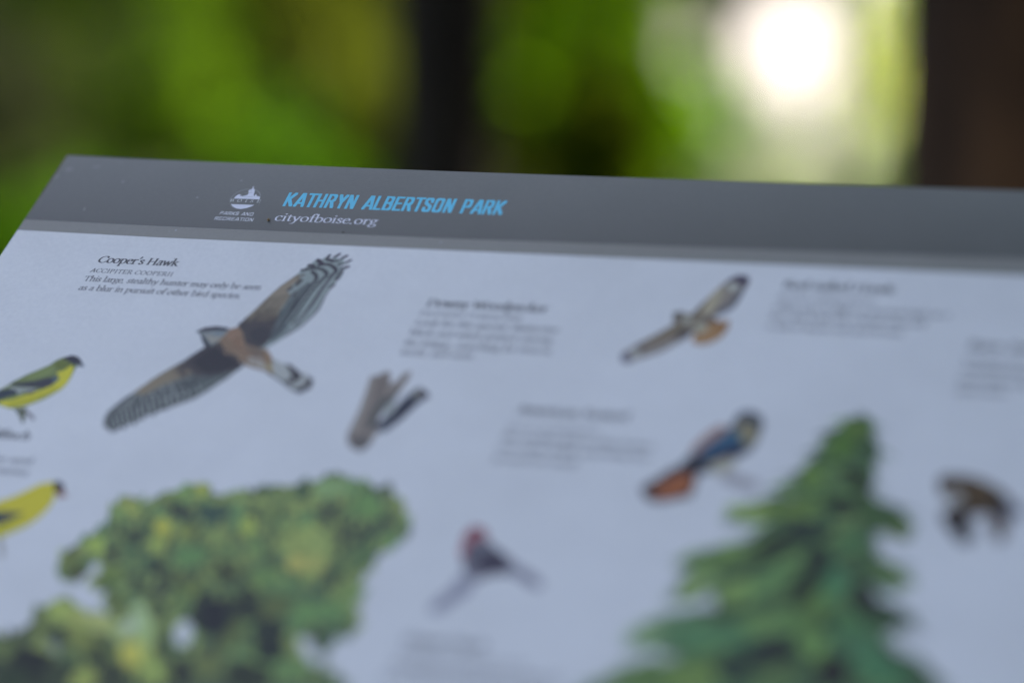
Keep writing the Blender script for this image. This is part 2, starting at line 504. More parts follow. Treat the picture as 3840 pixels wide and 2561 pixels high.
# ---- the print: outlines in millimetres on the sheet (x from its left edge, y from its top edge)
#  p = filled outline, s = stroke with a width, b = clump of foliage, e = plain oval
ART = {
 'hawk_illustration': {
  'wing': [
   ["p",[0.199,0.214,0.173],[[134.57,-134.71],[131.23,-139.51],[127.16,-145.71],[122.74,-151.02],[118.52,-156.73],[114.69,-163.28],[112.06,-167.92],[109.98,-170.75],[107.55,-175.78],[105.59,-180.32],[105.63,-185.09],[107.13,-188.83],[109.28,-191.63],[109.61,-189.89],[112.08,-192.39],[113.65,-192.93],[115.37,-192.34],[115.34,-189.34],[118.55,-190.58],[118.28,-187.77],[119.64,-186.36],[122.27,-187.83],[122.71,-184.35],[124.75,-183.73],[125.06,-180.68],[128.41,-180.8],[129.86,-178.07],[133.13,-176.47],[135.4,-174.1],[139.57,-171.55],[143.57,-168.58],[147.05,-164.34],[150.18,-159.25],[153.5,-154.56],[156.02,-149.48],[158.43,-145.73],[153.66,-142.12],[142.35,-134.07]]],
   ["p",[0.299,0.237,0.129],[[126.89,-146.63],[122.93,-151.45],[117.79,-158.13],[113.97,-164.67],[112.39,-167.89],[118.23,-168.25],[124.44,-161.09],[131.41,-155.61],[136.28,-152.97],[132.7,-149.27]]],
   ["p",[0.247,0.198,0.115],[[126.89,-146.63],[123.85,-150.47],[126.81,-154.23],[131.96,-153.78],[134.26,-151.36],[131.69,-148.46]]],
   ["p",[0.101,0.126,0.104],[[137.1,-153.34],[143.51,-152.78],[152.44,-152.01],[157.8,-145.78],[153.32,-154.14],[149.09,-159.78],[145.32,-164.93],[139.96,-166.29],[134.52,-159.75]]],
   ["p",[0.043,0.041,0.04],[[134.57,-134.71],[141.62,-132.32],[148.95,-137.14],[153.66,-142.12],[158.43,-145.73],[155.03,-148.68],[149.89,-152.23],[144.04,-154.06],[136.74,-152.48],[130.31,-149.92],[127.72,-147.01],[130.49,-140.93]]],
   ["p",[0.02,0.022,0.025],[[136.97,-137.23],[142.71,-134.95],[151.03,-140.56],[156.0,-144.6],[149.0,-150.09],[141.51,-151.18],[135.28,-149.05],[133.08,-143.86]]],
   ["n",[0.272,0.22,0.125],[[136.37,-151.62],[127.35,-146.14],[122.93,-151.45],[117.79,-158.13],[115.07,-164.13],[124.44,-161.09],[131.78,-156.46],[138.57,-153.65]],[-0.607,-0.794],2.2,0.35,60,0.12],
   ["n",[0.078,0.064,0.05],[[141.31,-153.86],[129.75,-142.34],[127.07,-147.06],[124.96,-149.93],[131.41,-155.61],[137.47,-154.19]],[-0.608,-0.794],2.4,0.45,45,0.12],
   ["n",[0.093,0.109,0.091],[[149.89,-152.23],[136.74,-152.48],[126.46,-159.58],[126.1,-164.9],[135.78,-165.79],[146.37,-159.59]],[0.22,-0.976],2.2,0.35,70,0.15],
   ["s",[0.025,0.033,0.035],[[112.18,-169.67],[109.29,-175.19],[107.77,-181.42],[109.56,-189.03]],1.17],
   ["s",[0.025,0.033,0.035],[[115.13,-170.28],[114.27,-177.35],[114.7,-184.24],[115.45,-191.04]],0.85],
   ["s",[0.025,0.033,0.035],[[117.32,-169.21],[118.11,-176.99],[119.16,-183.82]],0.86],
   ["s",[0.025,0.033,0.035],[[119.79,-167.23],[122.11,-174.01],[124.15,-181.63]],0.86],
   ["s",[0.025,0.033,0.035],[[122.25,-165.25],[125.48,-171.09],[128.5,-179.5]],1.01],
   ["s",[0.056,0.064,0.061],[[124.08,-163.32],[128.31,-169.96],[131.86,-176.59]],0.62],
   ["s",[0.025,0.033,0.035],[[126.55,-161.34],[131.41,-167.93],[135.67,-173.21]],0.86],
   ["s",[0.025,0.033,0.035],[[129.03,-159.36],[134.15,-165.06],[139.04,-170.29]],0.86],
   ["s",[0.025,0.033,0.035],[[132.14,-157.31],[138.52,-162.92],[143.04,-167.32]],0.78],
   ["s",[0.452,0.498,0.394],[[121.71,-167.05],[125.31,-173.72],[126.92,-179.64]],0.54],
   ["s",[0.452,0.498,0.394],[[125.37,-163.21],[130.22,-169.79],[133.95,-173.8]],0.54],
   ["s",[0.452,0.498,0.394],[[128.3,-160.75],[133.6,-166.86],[138.13,-171.25]],0.54],
   ["s",[0.418,0.457,0.357],[[114.22,-171.24],[114.12,-179.97],[115.18,-186.78]],0.47],
   ["s",[0.418,0.457,0.357],[[118.98,-169.93],[120.4,-177.65],[121.34,-182.75]],0.47],
   ["s",[0.418,0.457,0.357],[[135.23,-167.59],[141.15,-164.43],[146.19,-159.16],[150.78,-154.36]],0.47],
   ["s",[0.056,0.071,0.066],[[134.31,-171.59],[140.32,-167.13],[145.81,-161.39],[151.13,-155.21]],0.39],
   ["s",[0.056,0.051,0.066],[[131.4,-177.07],[133.47,-175.75]],0.62],
   ["s",[0.056,0.051,0.066],[[127.53,-180.28],[128.62,-180.52]],0.69],
   ["s",[0.056,0.051,0.066],[[123.75,-182.96],[124.96,-183.45]],0.69],
   ["s",[0.049,0.044,0.061],[[117.01,-189.35],[118.44,-190.33]],0.69],
   ["s",[0.049,0.044,0.061],[[120.77,-186.68],[122.09,-187.41]],0.69],
   ["s",[0.056,0.051,0.066],[[109.11,-189.5],[112.01,-192.23]],0.62],
   ["s",[0.056,0.051,0.066],[[113.91,-192.05],[115.37,-192.34]],0.61],
   ["s",[0.015,0.022,0.025],[[108.64,-186.88],[110.24,-189.22],[111.33,-191.61]],0.85],
   ["s",[0.402,0.441,0.351],[[109.73,-186.78],[111.14,-188.71],[111.97,-190.69]],0.54],
   ["s",[0.015,0.022,0.025],[[109.69,-184.62],[111.82,-187.87],[113.44,-191.15]],0.85],
   ["s",[0.402,0.441,0.351],[[110.23,-183.62],[112.51,-187.03],[114.2,-190.48]],0.54],
   ["s",[0.015,0.022,0.025],[[109.93,-181.05],[113.02,-185.95],[115.63,-190.86]],0.85],
   ["s",[0.402,0.441,0.351],[[112.92,-183.97],[114.48,-186.24],[115.62,-188.63]],0.54],
   ["s",[0.015,0.022,0.025],[[112.15,-180.5],[114.96,-184.82],[117.29,-189.24]],0.85],
   ["s",[0.402,0.441,0.351],[[113.7,-180.96],[115.5,-183.65],[116.82,-186.28]],0.54],
   ["s",[0.015,0.022,0.025],[[113.18,-177.88],[116.42,-182.87],[119.16,-187.95]],0.85],
   ["s",[0.402,0.441,0.351],[[115.1,-178.75],[117.37,-182.18],[119.11,-185.63]],0.54],
   ["s",[0.015,0.022,0.025],[[114.89,-175.9],[117.96,-180.82],[120.56,-185.76]],0.85],
   ["s",[0.402,0.441,0.351],[[117.21,-177.51],[119.3,-180.7],[120.87,-183.92]],0.54],
   ["s",[0.015,0.022,0.025],[[115.97,-172.92],[119.36,-178.44],[122.27,-183.96]],0.85],
   ["s",[0.402,0.441,0.351],[[119.11,-175.94],[120.94,-178.73],[122.33,-181.54]],0.54],
   ["s",[0.015,0.022,0.025],[[118.38,-172.35],[121.64,-177.45],[124.3,-182.56]],0.85],
   ["s",[0.402,0.441,0.351],[[120.65,-173.71],[122.73,-176.91],[124.36,-180.14]],0.54],
   ["s",[0.015,0.022,0.025],[[119.9,-169.76],[123.34,-175.29],[126.31,-180.82]],0.85],
   ["s",[0.402,0.441,0.351],[[122.41,-171.37],[124.77,-175.08],[126.68,-178.8]],0.54],
   ["s",[0.015,0.022,0.025],[[122.99,-169.66],[125.85,-174.19],[128.18,-178.75]],0.85],
   ["s",[0.402,0.441,0.351],[[124.04,-168.86],[126.43,-172.49],[128.23,-176.15]],0.54],
   ["s",[0.015,0.022,0.025],[[125.29,-168.22],[128.1,-172.68],[130.39,-177.16]],0.85],
   ["s",[0.402,0.441,0.351],[[127.01,-168.51],[128.93,-171.39],[130.37,-174.39]],0.54],
   ["s",[0.015,0.022,0.025],[[126.66,-165.12],[129.79,-170.18],[132.42,-175.15]],0.86],
   ["s",[0.402,0.441,0.351],[[128.7,-165.99],[130.98,-169.54],[132.76,-173.04]],0.54],
   ["s",[0.015,0.022,0.025],[[129.0,-163.77],[132.2,-169.0],[134.93,-174.23]],0.86],
   ["s",[0.402,0.441,0.351],[[131.44,-165.39],[133.59,-168.7],[135.23,-172.03]],0.54],
   ["s",[0.015,0.022,0.025],[[131.63,-162.92],[134.73,-167.81],[137.24,-172.72]],0.85],
   ["s",[0.402,0.441,0.351],[[133.79,-163.78],[135.63,-166.5],[136.95,-169.27]],0.54],
   ["s",[0.015,0.022,0.025],[[133.96,-161.39],[137.11,-166.11],[139.67,-170.85]],0.86],
   ["s",[0.402,0.441,0.351],[[136.5,-162.83],[138.39,-165.38],[139.69,-167.97]],0.54],
   ["s",[0.015,0.022,0.025],[[136.15,-159.52],[139.11,-163.83],[141.61,-168.15]],0.86],
   ["s",[0.402,0.441,0.351],[[138.79,-161.05],[140.66,-163.43],[141.99,-165.93]],0.54],
   ["s",[0.015,0.022,0.025],[[137.83,-157.08],[141.08,-161.46],[143.77,-165.77]],0.86],
   ["s",[0.402,0.441,0.351],[[141.15,-159.43],[143.14,-161.8],[144.62,-164.21]],0.54],
  ],
  'wing.001': [
   ["p",[0.313,0.366,0.299],[[144.98,-117.68],[148.5,-109.77],[151.41,-100.22],[154.7,-91.5],[158.75,-84.57],[161.53,-78.65],[164.11,-73.92],[165.59,-70.69],[168.01,-71.25],[170.8,-67.44],[171.54,-70.29],[173.34,-69.68],[175.6,-66.25],[176.06,-66.85],[174.8,-69.97],[176.9,-70.17],[179.82,-67.32],[180.02,-68.13],[178.64,-70.77],[180.2,-72.68],[182.88,-70.39],[182.93,-71.44],[181.17,-73.47],[179.4,-75.03],[179.35,-76.7],[183.35,-75.0],[182.75,-76.8],[181.47,-78.32],[182.36,-80.06],[182.13,-84.11],[180.87,-86.08],[181.33,-88.64],[180.17,-91.31],[179.37,-95.35],[179.97,-100.43],[180.09,-105.97],[177.99,-112.58],[175.41,-118.72],[171.07,-124.52],[165.67,-131.74],[163.05,-135.1],[154.97,-133.97],[146.58,-126.49]]],
   ["p",[0.128,0.162,0.141],[[162.11,-96.62],[164.91,-91.71],[168.4,-87.68],[171.09,-90.32],[170.95,-96.9],[170.56,-106.24],[170.0,-115.03],[168.62,-123.36],[165.58,-129.04],[160.14,-120.39],[161.12,-111.12],[162.36,-104.07]]],
   ["p",[0.07,0.101,0.091],[[162.77,-101.71],[165.74,-97.29],[168.8,-101.73],[168.13,-111.96],[166.64,-121.69],[164.45,-128.68],[160.64,-120.8],[161.89,-109.67]]],
   ["p",[0.253,0.209,0.125],[[145.93,-115.07],[148.32,-109.32],[151.32,-99.99],[154.61,-91.27],[158.71,-84.48],[160.48,-82.07],[162.76,-86.19],[160.08,-89.7],[159.43,-94.93],[162.11,-96.62],[161.97,-102.24],[160.95,-110.67],[154.37,-113.49],[149.01,-114.37]]],
   ["p",[0.327,0.26,0.156],[[152.03,-99.24],[154.88,-91.96],[158.6,-85.06],[161.45,-86.28],[159.67,-92.09],[159.79,-95.85],[155.93,-98.01]]],
   ["p",[0.056,0.051,0.045],[[144.6,-118.4],[146.87,-114.07],[152.49,-111.32],[160.3,-110.72],[161.83,-112.91],[162.6,-121.56],[163.8,-128.73],[162.17,-132.93],[158.53,-134.58],[151.97,-131.51],[146.03,-125.17]]],
   ["p",[0.031,0.033,0.035],[[151.94,-122.41],[157.34,-119.23],[162.46,-122.03],[163.48,-128.76],[161.33,-131.64],[155.77,-129.39]]],
   ["n",[0.199,0.162,0.097],[[146.85,-117.3],[148.68,-110.22],[152.06,-100.17],[155.93,-98.01],[162.18,-108.73],[160.07,-113.51],[152.31,-115.03]],[0.291,0.957],2.4,0.4,60,0.12],
   ["n",[0.137,0.109,0.066],[[147.6,-115.86],[151.04,-107.72],[160.47,-106.08],[161.83,-112.91],[154.11,-115.35]],[0.291,0.957],2.4,0.45,45,0.1],
   ["n",[0.078,0.093,0.085],[[164.71,-126.85],[160.71,-113.46],[162.12,-106.88],[164.25,-102.07],[167.97,-106.43],[168.29,-117.46]],[0.118,0.993],2.6,0.4,60,0.15],
   ["s",[0.043,0.048,0.05],[[166.7,-80.2],[169.14,-82.18],[170.54,-84.93],[170.21,-88.03],[169.06,-93.76],[167.92,-99.46],[167.32,-106.48]],2.01],
   ["s",[0.043,0.048,0.05],[[161.14,-79.4],[165.02,-78.03],[169.63,-77.71],[173.27,-79.75],[174.58,-82.03],[173.51,-85.66],[171.71,-91.92],[170.74,-98.09],[170.0,-106.51],[169.5,-114.61]],1.89],
   ["s",[0.037,0.036,0.045],[[163.31,-75.8],[165.95,-76.05]],2.03],
   ["s",[0.037,0.036,0.045],[[168.04,-75.33],[172.44,-74.45],[176.23,-76.44],[178.21,-79.02],[177.18,-82.09],[175.92,-87.15],[175.1,-93.79],[174.34,-102.24],[173.42,-110.17],[172.3,-116.68]],1.88],
   ["s",[0.037,0.03,0.045],[[166.37,-71.84],[169.08,-74.06]],2.32],
   ["s",[0.037,0.03,0.045],[[170.39,-70.84],[174.22,-72.03]],1.83],
   ["s",[0.037,0.03,0.045],[[170.52,-69.39],[170.81,-67.92]],1.54],
   ["s",[0.037,0.024,0.05],[[173.62,-69.09],[175.45,-66.75]],1.42],
   ["s",[0.037,0.024,0.05],[[177.47,-69.89],[179.53,-67.73]],1.41],
   ["s",[0.037,0.024,0.05],[[180.78,-72.45],[182.52,-70.8]],1.37],
   ["s",[0.037,0.024,0.05],[[180.09,-76.89],[183.01,-75.26]],1.69],
   ["s",[0.049,0.041,0.055],[[175.21,-71.96],[176.65,-71.29]],1.33],
   ["s",[0.049,0.041,0.055],[[177.73,-74.19],[179.2,-73.61]],1.41],
   ["s",[0.043,0.036,0.05],[[181.2,-78.96],[180.68,-81.13],[180.44,-84.93]],1.68],
   ["s",[0.056,0.048,0.061],[[180.67,-88.22],[179.59,-90.65]],1.67],
   ["s",[0.177,0.162,0.165],[[179.48,-93.0],[179.07,-96.3],[179.18,-101.41],[178.68,-107.47],[176.73,-113.59],[173.98,-119.29],[169.79,-124.62]],0.96],
   ["s",[0.157,0.153,0.148],[[177.18,-85.17],[176.51,-91.34],[175.91,-100.27],[174.66,-108.23],[172.89,-114.81],[170.5,-121.39]],0.88],
   ["s",[0.078,0.085,0.072],[[167.59,-88.21],[165.8,-94.0],[165.02,-100.61],[164.72,-106.68],[164.48,-114.54]],1.06],
   ["s",[0.452,0.541,0.42],[[171.67,-87.45],[170.37,-93.67],[169.43,-100.75],[168.84,-108.68],[167.94,-116.57]],0.57],
   ["s",[0.469,0.559,0.433],[[175.65,-82.91],[175.14,-88.62],[174.2,-96.66],[173.29,-105.57],[171.88,-113.05],[169.98,-120.06]],0.56],
   ["s",[0.469,0.559,0.433],[[178.13,-91.22],[177.49,-98.29],[176.7,-105.77],[175.1,-112.8],[172.37,-119.42]],0.48],
   ["s",[0.222,0.273,0.227],[[165.68,-90.24],[164.4,-96.45],[164.25,-102.07],[164.19,-110.42],[163.66,-119.19]],0.49],
   ["s",[0.07,0.071,0.061],[[162.38,-89.53],[163.27,-86.63]],2.47],
   ["s",[0.078,0.071,0.061],[[159.59,-93.6],[160.8,-91.54]],1.89],
   ["s",[0.07,0.071,0.066],[[163.78,-97.43],[163.69,-94.62]],1.39],
   ["s",[0.128,0.093,0.055],[[161.86,-83.88],[163.3,-82.35]],1.08],
  ],
  'body': [
   ["p",[0.299,0.193,0.101],[[141.5,-122.29],[145.32,-120.16],[148.72,-123.55],[153.25,-131.37],[160.09,-133.51],[164.92,-134.02],[168.22,-137.33],[170.55,-140.7],[173.79,-143.09],[178.34,-148.0],[177.17,-151.61],[169.97,-148.28],[164.22,-147.01],[158.9,-145.24],[153.83,-142.56],[145.45,-138.33],[139.03,-132.53],[136.63,-130.0]]],
   ["p",[0.356,0.209,0.111],[[140.64,-125.11],[143.27,-121.7],[146.38,-121.91],[148.51,-126.31],[147.37,-130.04],[143.59,-128.98]]],
   ["p",[0.313,0.177,0.088],[[146.0,-128.33],[148.51,-126.31],[151.96,-131.47],[152.45,-135.95],[148.16,-133.6]]],
   ["p",[0.211,0.134,0.072],[[153.6,-132.24],[160.16,-133.69],[164.63,-134.94],[164.45,-139.43],[158.64,-138.13]]],
   ["p",[0.452,0.395,0.288],[[157.43,-140.02],[163.18,-139.54],[168.08,-143.57],[171.87,-148.12],[166.75,-146.79],[160.63,-144.65]]],
   ["p",[0.387,0.237,0.104],[[163.99,-134.99],[167.23,-136.51],[169.57,-139.89],[167.05,-140.99]]],
   ["p",[0.418,0.311,0.118],[[167.11,-142.77],[171.43,-143.73],[175.97,-147.76],[176.2,-150.82],[170.89,-147.32]]],
   ["n",[0.259,0.162,0.085],[[141.86,-123.18],[147.06,-122.77],[153.6,-132.24],[164.63,-134.94],[168.32,-140.89],[163.0,-144.01],[152.02,-141.37],[140.33,-132.43]],[0.733,-0.681],1.6,0.4,50,0.14],
   ["n",[0.056,0.051,0.045],[[138.3,-130.77],[147.31,-136.37],[157.91,-144.44],[154.01,-142.99],[145.63,-138.76],[137.45,-133.57]],[0.815,-0.58],1.8,0.5,40,0.12],
   ["n",[0.199,0.153,0.097],[[153.96,-133.12],[164.63,-134.94],[167.63,-139.16],[161.61,-140.56]],[0.812,-0.583],1.8,0.4,24,0.1],
   ["s",[0.177,0.117,0.066],[[148.37,-130.86],[153.1,-135.89]],0.55],
   ["s",[0.188,0.117,0.061],[[152.03,-133.28],[156.37,-137.42]],0.55],
   ["s",[0.199,0.126,0.061],[[145.5,-132.0],[149.88,-136.16]],0.48],
   ["s",[0.486,0.273,0.133],[[150.02,-131.63],[155.09,-137.53]],0.4],
   ["s",[0.435,0.298,0.165],[[149.88,-136.16],[155.22,-141.1]],0.39],
  ],
  'head': [
   ["p",[0.285,0.311,0.262],[[125.85,-125.56],[127.7,-123.21],[129.25,-122.07],[134.16,-120.85],[140.8,-121.43],[141.86,-123.18],[140.44,-127.87],[139.31,-131.6],[137.45,-133.57],[134.9,-134.69],[132.31,-131.26],[128.8,-126.61]]],
   ["p",[0.015,0.017,0.03],[[125.72,-125.57],[127.77,-123.38],[129.25,-122.07],[134.16,-120.85],[140.8,-121.43],[140.63,-123.46],[135.27,-123.52],[130.26,-124.47],[128.52,-125.16]]],
   ["p",[0.031,0.038,0.045],[[128.11,-126.11],[130.28,-127.41],[135.09,-131.95],[137.49,-134.47],[135.34,-135.74],[132.29,-132.17]]],
   ["p",[0.222,0.273,0.257],[[135.06,-124.64],[140.06,-123.69],[139.21,-126.51],[135.88,-126.59]]],
   ["p",[0.402,0.366,0.262],[[131.42,-127.22],[137.19,-128.13],[140.26,-127.43],[138.66,-131.65],[136.39,-131.84]]],
   ["s",[0.031,0.027,0.025],[[130.82,-124.98],[132.2,-125.05]],0.49],
  ],
  'tail': [
   ["p",[0.504,0.507,0.407],[[170.2,-139.84],[177.75,-143.19],[180.17,-142.72],[184.29,-146.6],[190.29,-148.72],[194.71,-151.83],[195.53,-156.97],[191.43,-160.79],[187.36,-159.43],[181.8,-155.14],[175.91,-151.72],[172.28,-145.87]]],
   ["p",[0.037,0.038,0.04],[[177.41,-142.34],[181.24,-143.78],[187.62,-148.51],[188.78,-151.47],[185.26,-155.71],[181.26,-154.58],[184.38,-150.98],[180.5,-146.05]]],
   ["p",[0.025,0.027,0.03],[[190.93,-149.54],[194.84,-151.82],[195.47,-157.14],[191.31,-160.97],[187.51,-158.98],[191.51,-156.02],[192.38,-152.47]]],
   ["s",[0.056,0.057,0.055],[[170.77,-148.65],[177.5,-152.46],[182.76,-155.93],[187.2,-159.01]],0.77],
  ],
 },
 'olive_goldfinch_illustration': {
  'body': [
   ["p",[0.199,0.248,0.061],[[43.67,-174.98],[45.97,-171.19],[48.25,-168.74],[50.1,-165.42],[54.67,-160.51],[59.56,-156.23],[63.21,-152.96],[65.1,-149.61],[67.61,-147.57],[70.99,-145.91],[74.4,-146.54],[77.26,-148.58],[78.77,-150.73],[77.13,-153.13],[77.23,-156.29],[77.6,-160.76],[77.44,-164.81],[76.42,-168.47],[73.89,-171.81],[70.59,-175.66],[66.89,-178.65],[63.76,-180.7],[60.1,-182.36],[57.02,-183.08],[53.43,-182.09],[49.5,-181.12],[45.1,-180.64]]],
   ["p",[0.744,0.652,0.025],[[74.3,-152.24],[76.25,-154.57],[77.2,-159.9],[77.25,-165.5],[75.74,-169.2],[71.32,-173.6],[66.58,-178.01],[61.34,-181.36],[55.66,-182.41],[50.61,-180.58],[46.88,-180.03],[50.66,-178.58],[55.66,-176.79],[60.82,-173.21],[66.19,-170.05],[70.14,-166.8],[72.19,-161.68],[68.92,-157.69],[71.62,-156.1],[73.48,-153.45]]],
   ["p",[0.578,0.524,0.017],[[53.95,-178.94],[61.75,-175.13],[68.43,-171.86],[72.53,-167.48],[76.42,-168.47],[71.32,-173.6],[66.58,-178.01],[61.34,-181.36],[55.51,-182.12]]],
   ["p",[0.157,0.193,0.025],[[65.13,-151.89],[67.77,-149.38],[72.49,-150.58],[74.43,-151.78],[73.48,-153.45],[71.42,-155.66],[67.99,-155.73]]],
   ["p",[0.234,0.298,0.072],[[55.55,-160.88],[62.38,-154.85],[65.76,-153.2],[67.16,-157.61],[63.5,-161.54],[57.01,-163.91]]],
  ],
  'head': [
   ["p",[0.025,0.03,0.04],[[67.35,-148.5],[70.95,-145.82],[74.53,-146.44],[77.52,-148.79],[79.18,-151.24],[76.48,-151.74],[74.86,-151.97],[72.34,-150.27],[69.44,-149.24]]],
   ["p",[0.157,0.182,0.173],[[75.55,-151.23],[78.79,-150.63],[81.33,-152.68],[78.5,-153.11]]],
  ],
  'wing': [
   ["p",[0.037,0.044,0.05],[[49.03,-166.78],[53.86,-165.99],[60.65,-164.27],[65.59,-161.59],[70.48,-160.26],[72.23,-162.13],[70.66,-166.08],[66.96,-168.78],[63.98,-168.33],[57.81,-168.43],[52.24,-168.38]]],
   ["p",[0.371,0.395,0.31],[[49.13,-169.11],[57.03,-168.95],[64.52,-168.73],[62.43,-170.83],[58.61,-171.49],[57.16,-173.85],[55.38,-173.03],[52.18,-171.08]]],
   ["p",[0.025,0.044,0.055],[[37.86,-177.29],[43.7,-173.63],[46.29,-171.83],[50.2,-170.59],[54.0,-170.92],[56.29,-173.48],[53.11,-175.11],[49.25,-177.82],[45.01,-179.76],[39.14,-179.85]]],
   ["p",[0.07,0.071,0.078],[[59.46,-172.89],[61.71,-170.77],[66.21,-169.38],[62.41,-172.93]]],
   ["p",[0.093,0.143,0.141],[[68.35,-161.57],[70.81,-160.23],[72.23,-162.13],[70.85,-165.39]]],
  ],
  'leg': [
   ["p",[0.157,0.172,0.097],[[58.99,-182.9],[64.83,-181.48],[66.78,-186.57],[68.15,-191.03],[67.46,-191.83],[63.87,-187.28]]],
  ],
  'leg.001': [
   ["p",[0.313,0.291,0.257],[[64.99,-183.23],[67.03,-183.92],[71.33,-187.02],[72.9,-189.58],[70.81,-188.9],[66.86,-185.69]]],
  ],
 },
 'yellow_goldfinch_illustration': {
  'body': [
   ["p",[0.744,0.623,0.025],[[79.71,-239.48],[84.76,-236.28],[89.33,-232.09],[93.73,-227.5],[99.09,-225.58],[100.58,-227.0],[102.32,-229.29],[103.99,-232.81],[104.87,-237.42],[104.28,-242.35],[102.33,-247.81],[99.25,-252.57],[94.73,-256.67],[90.03,-260.38],[84.31,-262.01],[77.99,-257.92],[73.79,-246.24]]],
   ["p",[0.638,0.559,0.013],[[86.37,-252.98],[92.4,-251.91],[97.93,-248.49],[99.15,-252.38],[94.63,-256.48],[89.94,-260.19],[84.12,-261.64]]],
  ],
  'head': [
   ["p",[0.01,0.007,0.017],[[99.39,-225.88],[101.69,-224.82],[105.06,-226.74],[106.85,-229.85],[106.17,-232.58],[103.65,-232.44],[101.33,-228.57]]],
   ["p",[0.387,0.193,0.118],[[104.19,-231.15],[106.47,-230.09],[110.3,-233.37],[107.87,-234.45],[105.2,-234.32]]],
  ],
  'wing': [
   ["p",[0.063,0.078,0.061],[[73.74,-247.47],[82.77,-245.68],[87.65,-245.56],[94.2,-244.85],[92.09,-247.92],[88.83,-251.3],[86.37,-252.98],[78.35,-256.67]]],
  ],
  'leg': [
   ["p",[0.387,0.359,0.257],[[88.7,-260.33],[90.74,-260.5],[96.9,-270.09],[95.67,-271.8]]],
  ],
 },
 'woodpecker_illustration': {
  'stump': [
   ["p",[0.299,0.248,0.181],[[223.0,-184.45],[222.85,-176.83],[222.86,-168.43],[221.82,-158.77],[220.32,-147.45],[222.73,-146.71],[226.65,-143.31],[228.99,-144.0],[230.1,-148.71],[231.4,-151.17],[233.35,-149.32],[234.76,-144.44],[238.02,-142.04],[238.57,-146.5],[237.41,-154.82],[236.58,-161.36],[234.27,-165.37],[233.95,-169.54],[233.72,-173.92],[237.0,-177.83],[235.62,-184.43],[235.42,-189.02],[233.15,-193.52],[229.48,-192.6],[225.24,-189.52]]],
   ["p",[0.119,0.117,0.091],[[229.45,-161.26],[233.75,-158.27],[236.5,-152.49],[236.74,-160.9],[233.97,-165.4],[233.46,-174.19],[233.41,-178.5],[229.89,-181.33],[228.91,-171.22]]],
   ["p",[0.157,0.139,0.111],[[224.03,-185.46],[231.94,-183.23],[235.57,-187.54],[232.94,-192.92],[229.27,-192.17]]],
   ["p",[0.222,0.182,0.133],[[223.36,-149.05],[227.48,-145.04],[229.81,-150.09],[231.16,-158.34],[229.27,-163.01],[226.15,-156.86]]],
   ["s",[0.418,0.352,0.247],[[221.77,-150.76],[223.43,-162.2],[224.62,-173.94],[225.2,-182.25]],1.1],
   ["s",[0.177,0.153,0.118],[[225.59,-154.3],[227.37,-166.09],[228.08,-176.55]],0.81],
  ],
  'bird': [
   ["p",[0.078,0.093,0.104],[[233.85,-178.03],[236.32,-170.8],[238.7,-165.33],[240.21,-159.88],[241.75,-157.17],[242.88,-154.05],[245.52,-152.01],[249.22,-153.95],[252.01,-157.16],[249.81,-160.23],[247.82,-163.34],[246.28,-166.83],[244.56,-171.61],[241.94,-176.47],[239.59,-180.51],[236.44,-181.2]]],
   ["p",[0.01,0.017,0.035],[[238.5,-176.21],[240.87,-166.19],[243.38,-159.46],[247.36,-161.64],[245.35,-168.59],[241.66,-175.94]]],
   ["p",[0.199,0.193,0.148],[[242.06,-154.71],[246.81,-152.78],[249.91,-155.58],[248.11,-159.17],[244.74,-159.4]]],
   ["p",[0.049,0.033,0.061],[[247.11,-154.51],[251.53,-156.66],[248.99,-159.9]]],
   ["p",[0.452,0.473,0.381],[[233.77,-166.58],[235.97,-162.25],[239.19,-164.06],[238.27,-169.71],[235.9,-171.21]]],
  ],
 },
 'red_tailed_hawk_illustration': {
  'wing': [
   ["p",[0.299,0.254,0.19],[[328.96,-125.6],[329.28,-122.58],[331.56,-119.7],[334.92,-115.53],[339.63,-110.8],[344.23,-105.65],[347.25,-101.84],[351.25,-102.43],[356.67,-105.97],[355.83,-110.13],[351.65,-114.86],[347.04,-120.0],[341.98,-123.44],[336.85,-126.43],[333.68,-129.29],[331.0,-128.97]]],
   ["p",[0.222,0.167,0.085],[[334.79,-116.97],[339.81,-111.44],[345.53,-104.9],[347.91,-102.0],[353.06,-103.64],[351.2,-107.53],[346.32,-111.87],[341.37,-115.74],[337.51,-118.69]]],
   ["p",[0.078,0.064,0.055],[[350.21,-105.96],[354.83,-104.75],[356.83,-106.55],[354.32,-110.33],[348.86,-114.45],[350.92,-108.9]]],
   ["p",[0.199,0.182,0.208],[[329.06,-125.93],[329.62,-122.2],[332.69,-122.74],[334.32,-127.14],[333.02,-129.35]]],
   ["p",[0.54,0.541,0.42],[[331.92,-122.24],[334.88,-120.01],[337.21,-122.98],[334.75,-125.14]]],
   ["p",[0.137,0.117,0.091],[[334.56,-117.7],[336.54,-115.78],[338.52,-118.51],[337.18,-120.87]]],
  ],
  'wing.001': [
   ["p",[0.327,0.279,0.199],[[353.08,-96.87],[355.0,-89.98],[357.86,-83.51],[360.73,-77.03],[363.82,-71.11],[367.23,-68.29],[371.7,-69.04],[373.35,-72.68],[372.48,-77.93],[371.28,-85.15],[370.28,-89.77],[366.75,-93.88],[363.43,-97.19],[361.62,-99.8],[357.86,-100.1]]],
   ["p",[0.167,0.126,0.066],[[352.59,-96.1],[356.04,-88.09],[358.5,-83.84],[359.19,-91.79],[357.02,-97.09]]],
   ["p",[0.486,0.41,0.237],[[356.27,-95.09],[357.94,-84.03],[360.39,-77.35],[363.15,-78.42],[362.98,-86.58],[362.13,-94.42]]],
